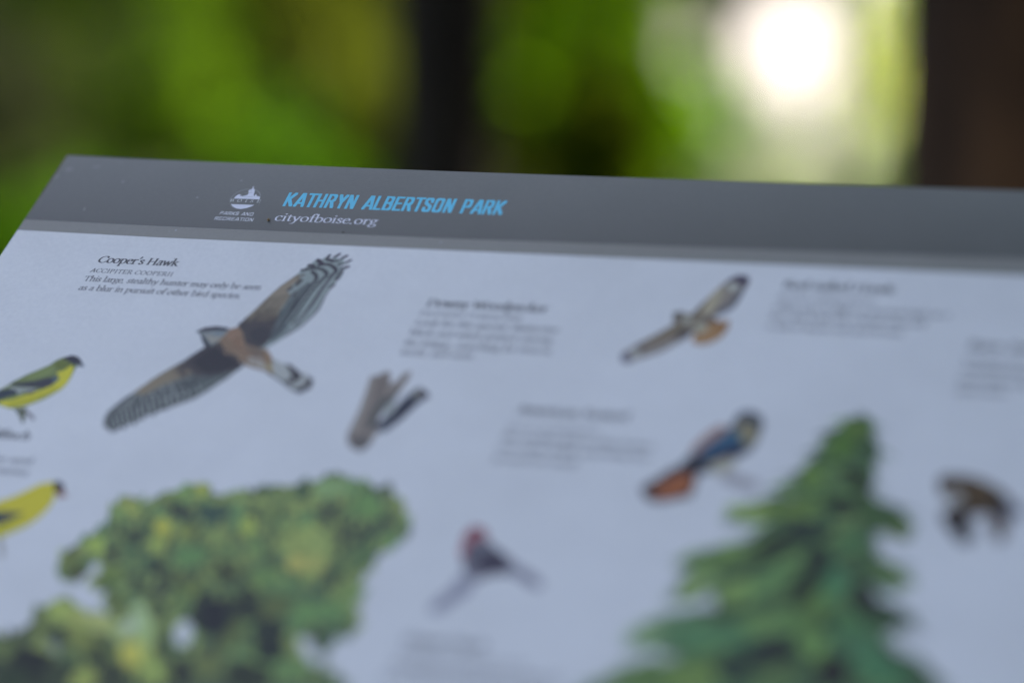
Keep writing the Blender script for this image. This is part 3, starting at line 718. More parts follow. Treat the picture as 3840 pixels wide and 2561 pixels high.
   ["p",[0.078,0.064,0.091],[[362.41,-73.52],[367.22,-68.29],[372.05,-69.08],[373.15,-73.44],[370.49,-75.25],[367.56,-73.43]]],
   ["p",[0.559,0.559,0.42],[[363.54,-75.53],[368.23,-73.98],[369.62,-77.92],[366.97,-79.52]]],
   ["p",[0.157,0.153,0.148],[[362.34,-96.42],[363.27,-91.48],[366.83,-89.0],[368.65,-82.35],[370.81,-73.92],[372.59,-74.62],[371.68,-85.57],[370.04,-90.7],[366.29,-94.6]]],
  ],
  'body': [
   ["p",[0.247,0.203,0.125],[[344.77,-95.16],[347.41,-94.12],[350.19,-95.24],[353.21,-95.44],[360.11,-96.45],[365.69,-98.24],[364.3,-102.44],[363.1,-107.45],[358.63,-108.74],[355.83,-106.5],[351.35,-103.88],[348.18,-103.63],[345.25,-99.69]]],
   ["p",[0.157,0.134,0.097],[[344.39,-95.05],[347.99,-94.22],[349.92,-100.02],[347.01,-101.53]]],
   ["p",[0.418,0.395,0.278],[[349.14,-97.54],[352.92,-96.92],[354.65,-101.39],[351.29,-102.94]]],
   ["p",[0.469,0.426,0.267],[[355.53,-101.94],[361.01,-101.07],[363.8,-106.04],[359.32,-108.21]]],
   ["p",[0.101,0.078,0.055],[[359.78,-96.61],[365.72,-98.31],[363.76,-101.4],[360.72,-100.52]]],
  ],
  'tail': [
   ["p",[0.452,0.248,0.091],[[361.89,-100.18],[365.6,-99.74],[370.58,-98.0],[371.51,-103.68],[369.75,-109.45],[366.08,-113.51],[361.9,-115.18],[357.88,-113.67],[357.37,-108.61],[361.11,-107.11],[362.51,-104.66]]],
   ["p",[0.371,0.182,0.055],[[363.76,-100.89],[370.4,-98.47],[371.15,-103.61],[367.4,-107.16]]],
  ],
 },
 'kestrel_illustration': {
  'body': [
   ["p",[0.078,0.101,0.104],[[371.4,-189.13],[375.52,-180.02],[379.57,-173.64],[383.74,-167.63],[387.98,-162.65],[388.06,-158.77],[389.6,-154.56],[393.5,-153.25],[398.56,-155.57],[401.14,-160.59],[401.04,-166.22],[400.8,-171.11],[399.7,-176.46],[396.2,-180.14],[391.53,-183.94],[388.2,-186.91],[386.25,-190.7],[381.51,-192.06],[377.88,-192.04],[375.01,-193.05]]],
   ["p",[0.387,0.214,0.148],[[374.19,-178.32],[378.34,-169.02],[382.82,-162.73],[387.07,-164.44],[384.32,-171.49],[381.25,-176.18],[377.85,-181.49]]],
   ["p",[0.006,0.007,0.017],[[371.67,-190.11],[377.5,-181.21],[384.19,-179.31],[390.21,-175.6],[396.75,-172.17],[396.28,-178.58],[391.22,-182.81],[385.38,-187.28],[381.5,-191.24],[376.35,-192.19]]],
   ["p",[0.522,0.49,0.322],[[383.72,-186.52],[390.49,-181.41],[395.65,-182.91],[393.09,-189.98],[388.31,-191.3]]],
  ],
  'wing': [
   ["p",[0.025,0.134,0.199],[[378.87,-177.75],[384.38,-169.92],[388.39,-166.6],[393.41,-167.49],[396.51,-171.63],[392.46,-176.38],[387.78,-180.43],[382.66,-183.36],[377.85,-182.29]]],
   ["p",[0.006,0.017,0.072],[[380.06,-182.26],[386.28,-176.78],[391.16,-173.95],[394.61,-172.21],[392.8,-177.48],[385.39,-182.68]]],
  ],
  'head': [
   ["p",[0.056,0.071,0.085],[[388.0,-160.17],[389.59,-154.57],[393.5,-153.25],[398.58,-155.59],[400.98,-161.41],[396.57,-160.99],[392.65,-160.5],[391.17,-163.92]]],
   ["p",[0.327,0.285,0.141],[[390.33,-162.25],[393.47,-159.29],[398.42,-161.71],[400.5,-167.25],[399.24,-173.39],[395.05,-172.41],[392.46,-168.15]]],
   ["s",[0.056,0.057,0.055],[[396.91,-161.78],[397.23,-165.34]],1.69],
  ],
  'tail': [
   ["p",[0.049,0.022,0.021],[[359.69,-201.98],[365.58,-195.42],[369.83,-189.4],[374.33,-189.29],[378.78,-189.46],[381.77,-194.74],[381.77,-201.29],[381.72,-205.22],[375.14,-207.7],[369.43,-209.85],[365.28,-209.41],[361.66,-206.29]]],
   ["p",[0.435,0.126,0.03],[[364.91,-203.68],[370.99,-195.18],[376.64,-192.2],[380.19,-195.21],[380.04,-202.52],[374.58,-205.45],[368.87,-207.76]]],
  ],
  'branch': [
   ["p",[0.452,0.426,0.381],[[389.29,-191.75],[394.01,-189.24],[400.4,-191.73],[407.93,-194.37],[406.93,-198.94],[400.23,-198.55],[393.83,-196.03]]],
  ],
 },
 'house_finch_illustration': {
  'head': [
   ["p",[0.341,0.101,0.104],[[294.0,-239.35],[294.47,-233.75],[296.88,-230.76],[301.35,-231.38],[304.66,-235.84],[304.53,-241.06],[300.02,-242.48],[296.77,-242.36]]],
  ],
  'body': [
   ["p",[0.486,0.153,0.148],[[294.76,-242.47],[299.8,-239.87],[302.64,-246.85],[301.56,-250.85],[298.64,-250.32],[295.79,-246.8]]],
   ["p",[0.137,0.126,0.141],[[297.58,-243.78],[299.83,-238.26],[304.85,-238.08],[313.24,-244.0],[319.32,-248.13],[320.26,-255.19],[313.34,-256.53],[307.55,-260.51],[303.57,-261.19],[298.65,-251.51]]],
   ["p",[0.049,0.044,0.066],[[300.61,-246.82],[303.61,-240.83],[307.88,-241.14],[312.85,-244.59],[318.51,-248.03],[322.94,-251.38],[319.96,-255.02],[312.91,-255.85],[306.29,-254.36],[301.92,-252.08]]],
   ["p",[0.222,0.225,0.227],[[300.78,-241.03],[304.54,-239.21],[308.22,-241.9],[305.56,-245.54],[302.36,-246.5]]],
   ["p",[0.234,0.225,0.227],[[298.02,-249.89],[304.32,-250.67],[307.07,-255.86],[306.51,-260.15],[303.81,-260.86],[300.84,-256.67]]],
  ],
  'tail': [
   ["p",[0.285,0.273,0.288],[[315.81,-248.46],[322.8,-250.23],[330.09,-254.24],[335.74,-259.03],[333.31,-262.21],[326.78,-258.5],[320.51,-255.09]]],
  ],
  'branch': [
   ["p",[0.371,0.366,0.381],[[299.09,-259.69],[304.64,-257.16],[307.67,-262.4],[306.87,-266.94],[303.05,-271.84],[299.64,-276.97],[295.93,-279.67],[292.81,-277.53],[294.65,-271.96],[298.04,-266.15]]],
  ],
 },
 'brown_bird_illustration': {
  'body': [
   ["p",[0.056,0.027,0.006],[[477.45,-185.2],[480.01,-182.33],[485.96,-181.88],[492.01,-182.61],[498.11,-185.24],[504.45,-189.51],[509.21,-194.74],[508.28,-202.71],[502.94,-204.57],[498.65,-202.13],[496.26,-203.09],[493.93,-204.63],[493.44,-206.19],[497.64,-213.63],[496.88,-218.08],[493.06,-218.94],[488.37,-213.1],[483.98,-208.27],[482.63,-202.43],[487.05,-198.31],[489.32,-195.36],[487.42,-192.42],[484.66,-191.24],[483.64,-193.73],[480.27,-193.53]]],
   ["p",[0.006,0.006,0.006],[[483.71,-202.79],[488.35,-199.55],[492.21,-204.3],[497.4,-213.72],[496.26,-217.84],[492.89,-218.22],[488.39,-212.23]]],
   ["p",[0.049,0.027,0.006],[[489.39,-188.88],[496.7,-188.77],[500.78,-195.37],[494.67,-200.73],[490.75,-199.66]]],
   ["p",[0.006,0.006,0.006],[[497.85,-190.99],[504.28,-190.89],[508.51,-195.17],[507.66,-202.05],[502.65,-203.81],[499.01,-198.49]]],
   ["n",[0.157,0.101,0.04],[[481.25,-185.23],[491.79,-185.26],[503.4,-191.86],[501.88,-197.91],[494.25,-198.73],[489.06,-190.4]],[0.881,-0.472],2.5,0.8,30,0.2],
  ],
  'breast': [
   ["p",[0.486,0.457,0.357],[[482.41,-193.02],[484.5,-190.29],[488.19,-191.64],[490.18,-195.78],[487.06,-199.16],[482.92,-197.09]]],
  ],
  'wing': [
   ["p",[0.093,0.057,0.03],[[500.95,-201.43],[506.43,-199.89],[508.81,-204.29],[509.75,-213.06],[506.98,-217.44],[502.74,-209.33]]],
  ],
  'tail': [
   ["p",[0.199,0.203,0.208],[[505.58,-194.5],[514.17,-197.19],[514.45,-202.77],[506.08,-202.8]]],
  ],
 },
 'leafy_tree_illustration': {
  'crown': [
   ["p",[0.101,0.143,0.055],[[124.33,-273.51],[122.7,-267.27],[124.65,-263.0],[129.11,-258.44],[133.23,-253.09],[135.84,-248.7],[133.88,-241.49],[134.8,-234.73],[138.89,-230.53],[145.01,-232.39],[149.11,-235.7],[149.69,-231.48],[152.53,-227.42],[159.67,-224.16],[162.69,-220.49],[169.65,-221.44],[176.33,-224.92],[184.35,-225.48],[191.85,-223.28],[197.97,-219.32],[202.57,-216.35],[208.44,-218.23],[212.42,-215.32],[217.94,-213.09],[223.45,-210.86],[226.74,-207.77],[233.52,-210.65],[241.39,-211.49],[247.38,-214.16],[251.34,-211.29],[255.89,-216.14],[262.26,-223.58],[266.68,-230.33],[269.12,-237.22],[268.57,-244.77],[262.48,-248.98],[261.15,-255.36],[260.23,-262.81],[259.21,-269.06],[262.96,-274.31],[261.38,-279.79],[266.1,-284.46],[267.45,-291.35],[264.55,-293.93],[259.36,-297.53],[260.25,-305.83],[255.11,-303.57],[250.52,-299.37],[245.69,-298.5],[246.04,-303.25],[252.42,-310.47],[262.19,-312.82],[269.6,-316.89],[274.71,-321.2],[289.13,-353.82],[212.39,-364.61],[211.44,-364.75],[192.15,-324.82],[172.37,-289.81],[168.72,-288.7],[165.87,-293.67],[161.78,-295.86],[156.24,-293.46],[154.77,-288.84],[151.54,-284.55],[145.7,-283.05],[144.19,-278.35],[144.97,-272.71],[141.39,-269.14],[138.6,-271.86],[137.96,-277.5],[135.73,-281.08],[129.12,-279.49]]],
   ["n",[0.093,0.134,0.05],[[124.33,-273.51],[122.7,-267.27],[124.65,-263.0],[129.11,-258.44],[133.23,-253.09],[135.84,-248.7],[133.88,-241.49],[134.8,-234.73],[138.89,-230.53],[145.01,-232.39],[149.11,-235.7],[149.69,-231.48],[152.53,-227.42],[159.67,-224.16],[162.69,-220.49],[169.65,-221.44],[176.33,-224.92],[184.35,-225.48],[191.85,-223.28],[197.97,-219.32],[202.57,-216.35],[208.44,-218.23],[212.42,-215.32],[217.94,-213.09],[223.45,-210.86],[226.74,-207.77],[233.52,-210.65],[241.39,-211.49],[247.38,-214.16],[251.34,-211.29],[255.89,-216.14],[262.26,-223.58],[266.68,-230.33],[269.12,-237.22],[268.57,-244.77],[262.48,-248.98],[261.15,-255.36],[260.23,-262.81],[259.21,-269.06],[262.96,-274.31],[261.38,-279.79],[266.1,-284.46],[267.45,-291.35],[264.55,-293.93],[259.36,-297.53],[260.25,-305.83],[255.11,-303.57],[250.52,-299.37],[245.69,-298.5],[246.04,-303.25],[252.42,-310.47],[262.19,-312.82],[269.6,-316.89],[274.71,-321.2],[192.15,-324.82],[172.37,-289.81],[168.72,-288.7],[165.87,-293.67],[161.78,-295.86],[156.24,-293.46],[154.77,-288.84],[151.54,-284.55],[145.7,-283.05],[144.19,-278.35],[144.97,-272.71],[141.39,-269.14],[138.6,-271.86],[137.96,-277.5],[135.73,-281.08],[129.12,-279.49]],[-0.428,0.904],4.6,2.6,120,0.22],
   ["n",[0.211,0.285,0.072],[[124.33,-273.51],[122.7,-267.27],[124.65,-263.0],[129.11,-258.44],[133.23,-253.09],[135.84,-248.7],[133.88,-241.49],[134.8,-234.73],[138.89,-230.53],[145.01,-232.39],[149.11,-235.7],[149.69,-231.48],[152.53,-227.42],[159.67,-224.16],[162.69,-220.49],[169.65,-221.44],[176.33,-224.92],[184.35,-225.48],[191.85,-223.28],[197.97,-219.32],[202.57,-216.35],[208.44,-218.23],[212.42,-215.32],[217.94,-213.09],[223.45,-210.86],[226.74,-207.77],[233.52,-210.65],[241.39,-211.49],[247.38,-214.16],[251.34,-211.29],[255.89,-216.14],[262.26,-223.58],[266.68,-230.33],[269.12,-237.22],[268.57,-244.77],[262.48,-248.98],[261.15,-255.36],[260.23,-262.81],[259.21,-269.06],[262.96,-274.31],[261.38,-279.79],[266.1,-284.46],[267.45,-291.35],[264.55,-293.93],[259.36,-297.53],[260.25,-305.83],[255.11,-303.57],[250.52,-299.37],[245.69,-298.5],[246.04,-303.25],[252.42,-310.47],[262.19,-312.82],[269.6,-316.89],[274.71,-321.2],[192.15,-324.82],[172.37,-289.81],[168.72,-288.7],[165.87,-293.67],[161.78,-295.86],[156.24,-293.46],[154.77,-288.84],[151.54,-284.55],[145.7,-283.05],[144.19,-278.35],[144.97,-272.71],[141.39,-269.14],[138.6,-271.86],[137.96,-277.5],[135.73,-281.08],[129.12,-279.49]],[-0.428,0.904],4.6,2.6,120,0.22],
   ["n",[0.137,0.225,0.072],[[124.33,-273.51],[122.7,-267.27],[124.65,-263.0],[129.11,-258.44],[133.23,-253.09],[135.84,-248.7],[133.88,-241.49],[134.8,-234.73],[138.89,-230.53],[145.01,-232.39],[149.11,-235.7],[149.69,-231.48],[152.53,-227.42],[159.67,-224.16],[162.69,-220.49],[169.65,-221.44],[176.33,-224.92],[184.35,-225.48],[191.85,-223.28],[197.97,-219.32],[202.57,-216.35],[208.44,-218.23],[212.42,-215.32],[217.94,-213.09],[223.45,-210.86],[226.74,-207.77],[233.52,-210.65],[241.39,-211.49],[247.38,-214.16],[251.34,-211.29],[255.89,-216.14],[262.26,-223.58],[266.68,-230.33],[269.12,-237.22],[268.57,-244.77],[262.48,-248.98],[261.15,-255.36],[260.23,-262.81],[259.21,-269.06],[262.96,-274.31],[261.38,-279.79],[266.1,-284.46],[267.45,-291.35],[264.55,-293.93],[259.36,-297.53],[260.25,-305.83],[255.11,-303.57],[250.52,-299.37],[245.69,-298.5],[246.04,-303.25],[252.42,-310.47],[262.19,-312.82],[269.6,-316.89],[274.71,-321.2],[192.15,-324.82],[172.37,-289.81],[168.72,-288.7],[165.87,-293.67],[161.78,-295.86],[156.24,-293.46],[154.77,-288.84],[151.54,-284.55],[145.7,-283.05],[144.19,-278.35],[144.97,-272.71],[141.39,-269.14],[138.6,-271.86],[137.96,-277.5],[135.73,-281.08],[129.12,-279.49]],[-0.428,0.904],4.6,2.6,120,0.22],
   ["n",[0.327,0.395,0.097],[[124.33,-273.51],[122.7,-267.27],[124.65,-263.0],[129.11,-258.44],[133.23,-253.09],[135.84,-248.7],[133.88,-241.49],[134.8,-234.73],[138.89,-230.53],[145.01,-232.39],[149.11,-235.7],[149.69,-231.48],[152.53,-227.42],[159.67,-224.16],[162.69,-220.49],[169.65,-221.44],[176.33,-224.92],[184.35,-225.48],[191.85,-223.28],[197.97,-219.32],[202.57,-216.35],[208.44,-218.23],[212.42,-215.32],[217.94,-213.09],[223.45,-210.86],[226.74,-207.77],[233.52,-210.65],[241.39,-211.49],[247.38,-214.16],[251.34,-211.29],[255.89,-216.14],[262.26,-223.58],[266.68,-230.33],[269.12,-237.22],[268.57,-244.77],[262.48,-248.98],[261.15,-255.36],[260.23,-262.81],[259.21,-269.06],[262.96,-274.31],[261.38,-279.79],[266.1,-284.46],[267.45,-291.35],[264.55,-293.93],[259.36,-297.53],[260.25,-305.83],[255.11,-303.57],[250.52,-299.37],[245.69,-298.5],[246.04,-303.25],[252.42,-310.47],[262.19,-312.82],[269.6,-316.89],[274.71,-321.2],[192.15,-324.82],[172.37,-289.81],[168.72,-288.7],[165.87,-293.67],[161.78,-295.86],[156.24,-293.46],[154.77,-288.84],[151.54,-284.55],[145.7,-283.05],[144.19,-278.35],[144.97,-272.71],[141.39,-269.14],[138.6,-271.86],[137.96,-277.5],[135.73,-281.08],[129.12,-279.49]],[-0.428,0.904],4.6,2.6,120,0.22],
   ["n",[0.07,0.101,0.045],[[124.33,-273.51],[122.7,-267.27],[124.65,-263.0],[129.11,-258.44],[133.23,-253.09],[135.84,-248.7],[133.88,-241.49],[134.8,-234.73],[138.89,-230.53],[145.01,-232.39],[149.11,-235.7],[149.69,-231.48],[152.53,-227.42],[159.67,-224.16],[162.69,-220.49],[169.65,-221.44],[176.33,-224.92],[184.35,-225.48],[191.85,-223.28],[197.97,-219.32],[202.57,-216.35],[208.44,-218.23],[212.42,-215.32],[217.94,-213.09],[223.45,-210.86],[226.74,-207.77],[233.52,-210.65],[241.39,-211.49],[247.38,-214.16],[251.34,-211.29],[255.89,-216.14],[262.26,-223.58],[266.68,-230.33],[269.12,-237.22],[268.57,-244.77],[262.48,-248.98],[261.15,-255.36],[260.23,-262.81],[259.21,-269.06],[262.96,-274.31],[261.38,-279.79],[266.1,-284.46],[267.45,-291.35],[264.55,-293.93],[259.36,-297.53],[260.25,-305.83],[255.11,-303.57],[250.52,-299.37],[245.69,-298.5],[246.04,-303.25],[252.42,-310.47],[262.19,-312.82],[269.6,-316.89],[274.71,-321.2],[192.15,-324.82],[172.37,-289.81],[168.72,-288.7],[165.87,-293.67],[161.78,-295.86],[156.24,-293.46],[154.77,-288.84],[151.54,-284.55],[145.7,-283.05],[144.19,-278.35],[144.97,-272.71],[141.39,-269.14],[138.6,-271.86],[137.96,-277.5],[135.73,-281.08],[129.12,-279.49]],[-0.428,0.904],4.6,2.6,120,0.22],
   ["n",[0.167,0.311,0.097],[[124.33,-273.51],[122.7,-267.27],[124.65,-263.0],[129.11,-258.44],[133.23,-253.09],[135.84,-248.7],[133.88,-241.49],[134.8,-234.73],[138.89,-230.53],[145.01,-232.39],[149.11,-235.7],[149.69,-231.48],[152.53,-227.42],[159.67,-224.16],[162.69,-220.49],[169.65,-221.44],[176.33,-224.92],[184.35,-225.48],[191.85,-223.28],[197.97,-219.32],[202.57,-216.35],[208.44,-218.23],[212.42,-215.32],[217.94,-213.09],[223.45,-210.86],[226.74,-207.77],[233.52,-210.65],[241.39,-211.49],[247.38,-214.16],[251.34,-211.29],[255.89,-216.14],[262.26,-223.58],[266.68,-230.33],[269.12,-237.22],[268.57,-244.77],[262.48,-248.98],[261.15,-255.36],[260.23,-262.81],[259.21,-269.06],[262.96,-274.31],[261.38,-279.79],[266.1,-284.46],[267.45,-291.35],[264.55,-293.93],[259.36,-297.53],[260.25,-305.83],[255.11,-303.57],[250.52,-299.37],[245.69,-298.5],[246.04,-303.25],[252.42,-310.47],[262.19,-312.82],[269.6,-316.89],[274.71,-321.2],[192.15,-324.82],[172.37,-289.81],[168.72,-288.7],[165.87,-293.67],[161.78,-295.86],[156.24,-293.46],[154.77,-288.84],[151.54,-284.55],[145.7,-283.05],[144.19,-278.35],[144.97,-272.71],[141.39,-269.14],[138.6,-271.86],[137.96,-277.5],[135.73,-281.08],[129.12,-279.49]],[-0.428,0.904],4.6,2.6,120,0.22],
   ["n",[0.157,0.237,0.061],[[122.72,-274.32],[120.91,-267.11],[123.17,-261.98],[127.75,-257.26],[131.74,-252.08],[134.06,-248.46],[132.08,-241.61],[133.18,-233.94],[138.44,-228.79],[145.85,-230.8],[148.45,-234.03],[148.01,-230.82],[151.38,-226.04],[158.57,-222.73],[162.03,-218.81],[170.2,-219.72],[176.82,-223.19],[184.16,-223.69],[191.1,-221.64],[196.99,-217.81],[202.33,-214.57],[208.15,-216.45],[211.54,-213.75],[217.27,-211.42],[222.48,-209.34],[226.42,-206.0],[233.97,-208.91],[241.86,-209.75],[247.19,-212.37],[251.51,-209.5],[257.23,-214.94],[263.7,-222.5],[268.29,-229.53],[270.9,-236.98],[270.13,-245.66],[263.98,-249.98],[262.93,-255.65],[262.01,-263.07],[260.96,-268.65],[264.73,-274.01],[263.12,-279.34],[267.69,-283.61],[269.16,-291.92],[265.66,-295.34],[261.0,-298.28],[261.31,-307.28],[254.13,-305.08],[249.72,-300.98],[246.89,-299.84],[247.7,-302.55],[253.35,-308.93],[262.84,-311.14],[270.62,-315.41],[276.41,-321.78],[191.28,-326.39],[171.24,-291.21],[169.38,-290.37],[167.12,-294.96],[161.85,-297.66],[154.9,-294.67],[153.17,-289.67],[150.54,-286.05],[144.47,-284.36],[142.4,-278.51],[143.26,-273.28],[141.38,-270.94],[140.22,-272.65],[139.66,-278.09],[136.41,-282.75],[128.16,-281.01]],[0,-1],2.4,1.4,150,0.2],
   ["n",[0.272,0.38,0.085],[[122.72,-274.32],[120.91,-267.11],[123.17,-261.98],[127.75,-257.26],[131.74,-252.08],[134.06,-248.46],[132.08,-241.61],[133.18,-233.94],[138.44,-228.79],[145.85,-230.8],[148.45,-234.03],[148.01,-230.82],[151.38,-226.04],[158.57,-222.73],[162.03,-218.81],[170.2,-219.72],[176.82,-223.19],[184.16,-223.69],[191.1,-221.64],[196.99,-217.81],[202.33,-214.57],[208.15,-216.45],[211.54,-213.75],[217.27,-211.42],[222.48,-209.34],[226.42,-206.0],[233.97,-208.91],[241.86,-209.75],[247.19,-212.37],[251.51,-209.5],[257.23,-214.94],[263.7,-222.5],[268.29,-229.53],[270.9,-236.98],[270.13,-245.66],[263.98,-249.98],[262.93,-255.65],[262.01,-263.07],[260.96,-268.65],[264.73,-274.01],[263.12,-279.34],[267.69,-283.61],[269.16,-291.92],[265.66,-295.34],[261.0,-298.28],[261.31,-307.28],[254.13,-305.08],[249.72,-300.98],[246.89,-299.84],[247.7,-302.55],[253.35,-308.93],[262.84,-311.14],[270.62,-315.41],[276.41,-321.78],[191.28,-326.39],[171.24,-291.21],[169.38,-290.37],[167.12,-294.96],[161.85,-297.66],[154.9,-294.67],[153.17,-289.67],[150.54,-286.05],[144.47,-284.36],[142.4,-278.51],[143.26,-273.28],[141.38,-270.94],[140.22,-272.65],[139.66,-278.09],[136.41,-282.75],[128.16,-281.01]],[0,-1],2.4,1.4,150,0.2],
   ["n",[0.418,0.507,0.111],[[122.72,-274.32],[120.91,-267.11],[123.17,-261.98],[127.75,-257.26],[131.74,-252.08],[134.06,-248.46],[132.08,-241.61],[133.18,-233.94],[138.44,-228.79],[145.85,-230.8],[148.45,-234.03],[148.01,-230.82],[151.38,-226.04],[158.57,-222.73],[162.03,-218.81],[170.2,-219.72],[176.82,-223.19],[184.16,-223.69],[191.1,-221.64],[196.99,-217.81],[202.33,-214.57],[208.15,-216.45],[211.54,-213.75],[217.27,-211.42],[222.48,-209.34],[226.42,-206.0],[233.97,-208.91],[241.86,-209.75],[247.19,-212.37],[251.51,-209.5],[257.23,-214.94],[263.7,-222.5],[268.29,-229.53],[270.9,-236.98],[270.13,-245.66],[263.98,-249.98],[262.93,-255.65],[262.01,-263.07],[260.96,-268.65],[264.73,-274.01],[263.12,-279.34],[267.69,-283.61],[269.16,-291.92],[265.66,-295.34],[261.0,-298.28],[261.31,-307.28],[254.13,-305.08],[249.72,-300.98],[246.89,-299.84],[247.7,-302.55],[253.35,-308.93],[262.84,-311.14],[270.62,-315.41],[276.41,-321.78],[191.28,-326.39],[171.24,-291.21],[169.38,-290.37],[167.12,-294.96],[161.85,-297.66],[154.9,-294.67],[153.17,-289.67],[150.54,-286.05],[144.47,-284.36],[142.4,-278.51],[143.26,-273.28],[141.38,-270.94],[140.22,-272.65],[139.66,-278.09],[136.41,-282.75],[128.16,-281.01]],[0,-1],2.4,1.4,150,0.2],
   ["b",[0.02,0.027,0.021],[[145.64,-263.04],[4.75,0.54],[2.21,-4.88]]],
   ["b",[0.049,0.071,0.035],[[163.57,-235.81],[7.17,0.77],[2.6,-6.03]]],
   ["b",[0.043,0.064,0.04],[[174.23,-237.95],[7.12,0.77],[2.54,-5.99]]],
   ["b",[0.049,0.109,0.061],[[182.09,-236.68],[9.45,1.02],[2.5,-5.99]]],
   ["b",[0.043,0.064,0.03],[[148.85,-251.35],[7.16,0.79],[3.09,-6.92]]],
   ["b",[0.031,0.044,0.025],[[168.06,-268.45],[4.67,0.54],[3.78,-8.63]]],
   ["b",[0.056,0.071,0.025],[[201.04,-266.99],[7.65,0.89],[3.14,-7.61]]],
   ["b",[0.01,0.017,0.017],[[204.56,-290.48],[14.27,1.74],[5.35,-12.82]]],
   ["b",[0.01,0.022,0.017],[[233.37,-301.16],[8.82,1.11],[5.7,-14.28]]],
   ["b",[0.025,0.038,0.021],[[216.29,-284.49],[9.0,1.09],[4.5,-11.06]]],
   ["b",[0.056,0.071,0.03],[[165.11,-280.59],[4.65,0.55],[2.52,-5.67]]],
   ["b",[0.031,0.033,0.03],[[175.15,-281.74],[3.85,0.46],[2.47,-5.65]]],
   ["b",[0.015,0.017,0.013],[[202.57,-323.47],[6.64,0.86],[3.02,-7.03]]],
   ["b",[0.025,0.038,0.017],[[231.78,-321.11],[12.33,1.61],[3.89,-9.58]]],
   ["b",[0.063,0.071,0.017],[[134.44,-275.53],[5.53,0.64],[2.24,-4.81]]],
   ["b",[0.031,0.044,0.035],[[247.09,-240.45],[9.84,1.09],[3.24,-8.74]]],
   ["b",[0.049,0.085,0.05],[[258.31,-235.24],[8.31,0.91],[2.12,-5.86]]],
   ["b",[0.078,0.101,0.045],[[232.79,-229.98],[6.92,0.75],[3.0,-7.92]]],
   ["b",[0.078,0.134,0.055],[[216.45,-220.28],[4.69,0.49],[2.35,-6.06]]],
   ["b",[0.043,0.078,0.04],[[246.54,-266.34],[5.8,5.27],[3.19,-4.08]]],
   ["b",[0.063,0.134,0.072],[[241.16,-276.17],[5.64,2.95],[2.15,-3.5]]],
   ["b",[0.078,0.143,0.061],[[256.62,-294.55],[8.74,1.09],[1.37,-3.61]]],
   ["b",[0.056,0.101,0.045],[[255.92,-300.53],[3.63,0.46],[2.38,-6.25]]],
   ["b",[0.486,0.524,0.097],[[141.92,-237.3],[6.44,0.69],[3.16,-7.06]]],
   ["b",[0.272,0.395,0.097],[[138.3,-241.01],[4.83,0.52],[2.72,-6.04]]],
   ["b",[0.469,0.595,0.097],[[135.63,-259.74],[6.38,0.72],[2.71,-5.89]]],
   ["b",[0.327,0.38,0.085],[[131.35,-264.67],[4.78,0.54],[2.27,-4.89]]],
   ["b",[0.157,0.193,0.035],[[127.88,-269.89],[5.57,0.64],[3.18,-6.79]]],
   ["b",[0.638,0.614,0.078],[[162.73,-247.38],[4.75,0.52],[3.01,-6.93]]],
   ["b",[0.469,0.559,0.097],[[163.35,-256.21],[4.72,0.53],[2.57,-5.87]]],
   ["b",[0.285,0.338,0.066],[[172.66,-247.9],[5.51,0.61],[2.11,-4.94]]],
   ["b",[0.54,0.577,0.078],[[168.98,-224.02],[5.6,0.59],[2.16,-5.1]]],
   ["b",[0.299,0.49,0.118],[[162.77,-226.34],[4.81,0.51],[2.62,-6.11]]],
   ["b",[0.199,0.285,0.066],[[157.36,-229.0],[4.82,0.51],[1.76,-4.07]]],
   ["b",[0.167,0.324,0.085],[[181.6,-261.34],[8.32,3.07],[3.5,-6.08]]],
   ["b",[0.522,0.614,0.097],[[199.23,-242.54],[4.67,0.51],[2.4,-5.91]]],
   ["b",[0.313,0.395,0.097],[[188.95,-248.52],[4.25,5.12],[4.45,-4.84]]],
   ["b",[0.211,0.366,0.091],[[207.52,-253.63],[4.61,0.52],[3.12,-7.73]]],
   ["b",[0.766,0.672,0.141],[[229.6,-258.99],[7.56,0.87],[2.23,-5.73]]],
   ["b",[0.452,0.524,0.118],[[223.4,-249.46],[8.4,0.94],[2.65,-6.78]]],
   ["b",[0.452,0.541,0.118],[[227.91,-241.78],[6.12,0.68],[2.26,-5.86]]],
   ["b",[0.222,0.285,0.05],[[189.27,-280.83],[5.77,5.3],[2.74,-3.25]]],
   ["b",[0.285,0.38,0.104],[[189.29,-226.04],[7.11,0.75],[2.07,-5.06]]],
   ["b",[0.234,0.311,0.085],[[206.38,-225.46],[6.26,0.66],[3.19,-8.03]]],
   ["b",[0.313,0.38,0.097],[[215.25,-228.62],[5.44,0.58],[2.34,-5.99]]],
   ["b",[0.167,0.225,0.066],[[208.02,-240.76],[3.88,0.43],[5.87,-14.68]]],
   ["b",[0.119,0.298,0.097],[[221.32,-236.08],[4.63,0.51],[1.54,-3.95]]],
   ["b",[0.188,0.273,0.05],[[151.13,-275.17],[4.75,4.41],[4.34,-4.97]]],
   ["b",[0.101,0.153,0.021],[[147.94,-279.49],[3.13,0.37],[2.18,-4.76]]],
   ["b",[0.093,0.193,0.072],[[162.51,-267.51],[3.91,0.45],[2.56,-5.78]]],
   ["b",[0.093,0.172,0.061],[[154.29,-262.06],[4.73,0.54],[2.61,-5.84]]],
   ["b",[0.199,0.338,0.078],[[219.81,-268.7],[9.51,3.53],[3.51,-6.4]]],
   ["b",[0.177,0.311,0.091],[[228.05,-272.36],[7.51,0.89],[2.58,-6.56]]],
   ["b",[0.188,0.352,0.091],[[243.63,-285.71],[8.12,0.99],[3.18,-8.22]]],
   ["b",[0.157,0.193,0.05],[[227.99,-284.59],[5.96,0.72],[2.56,-6.45]]],
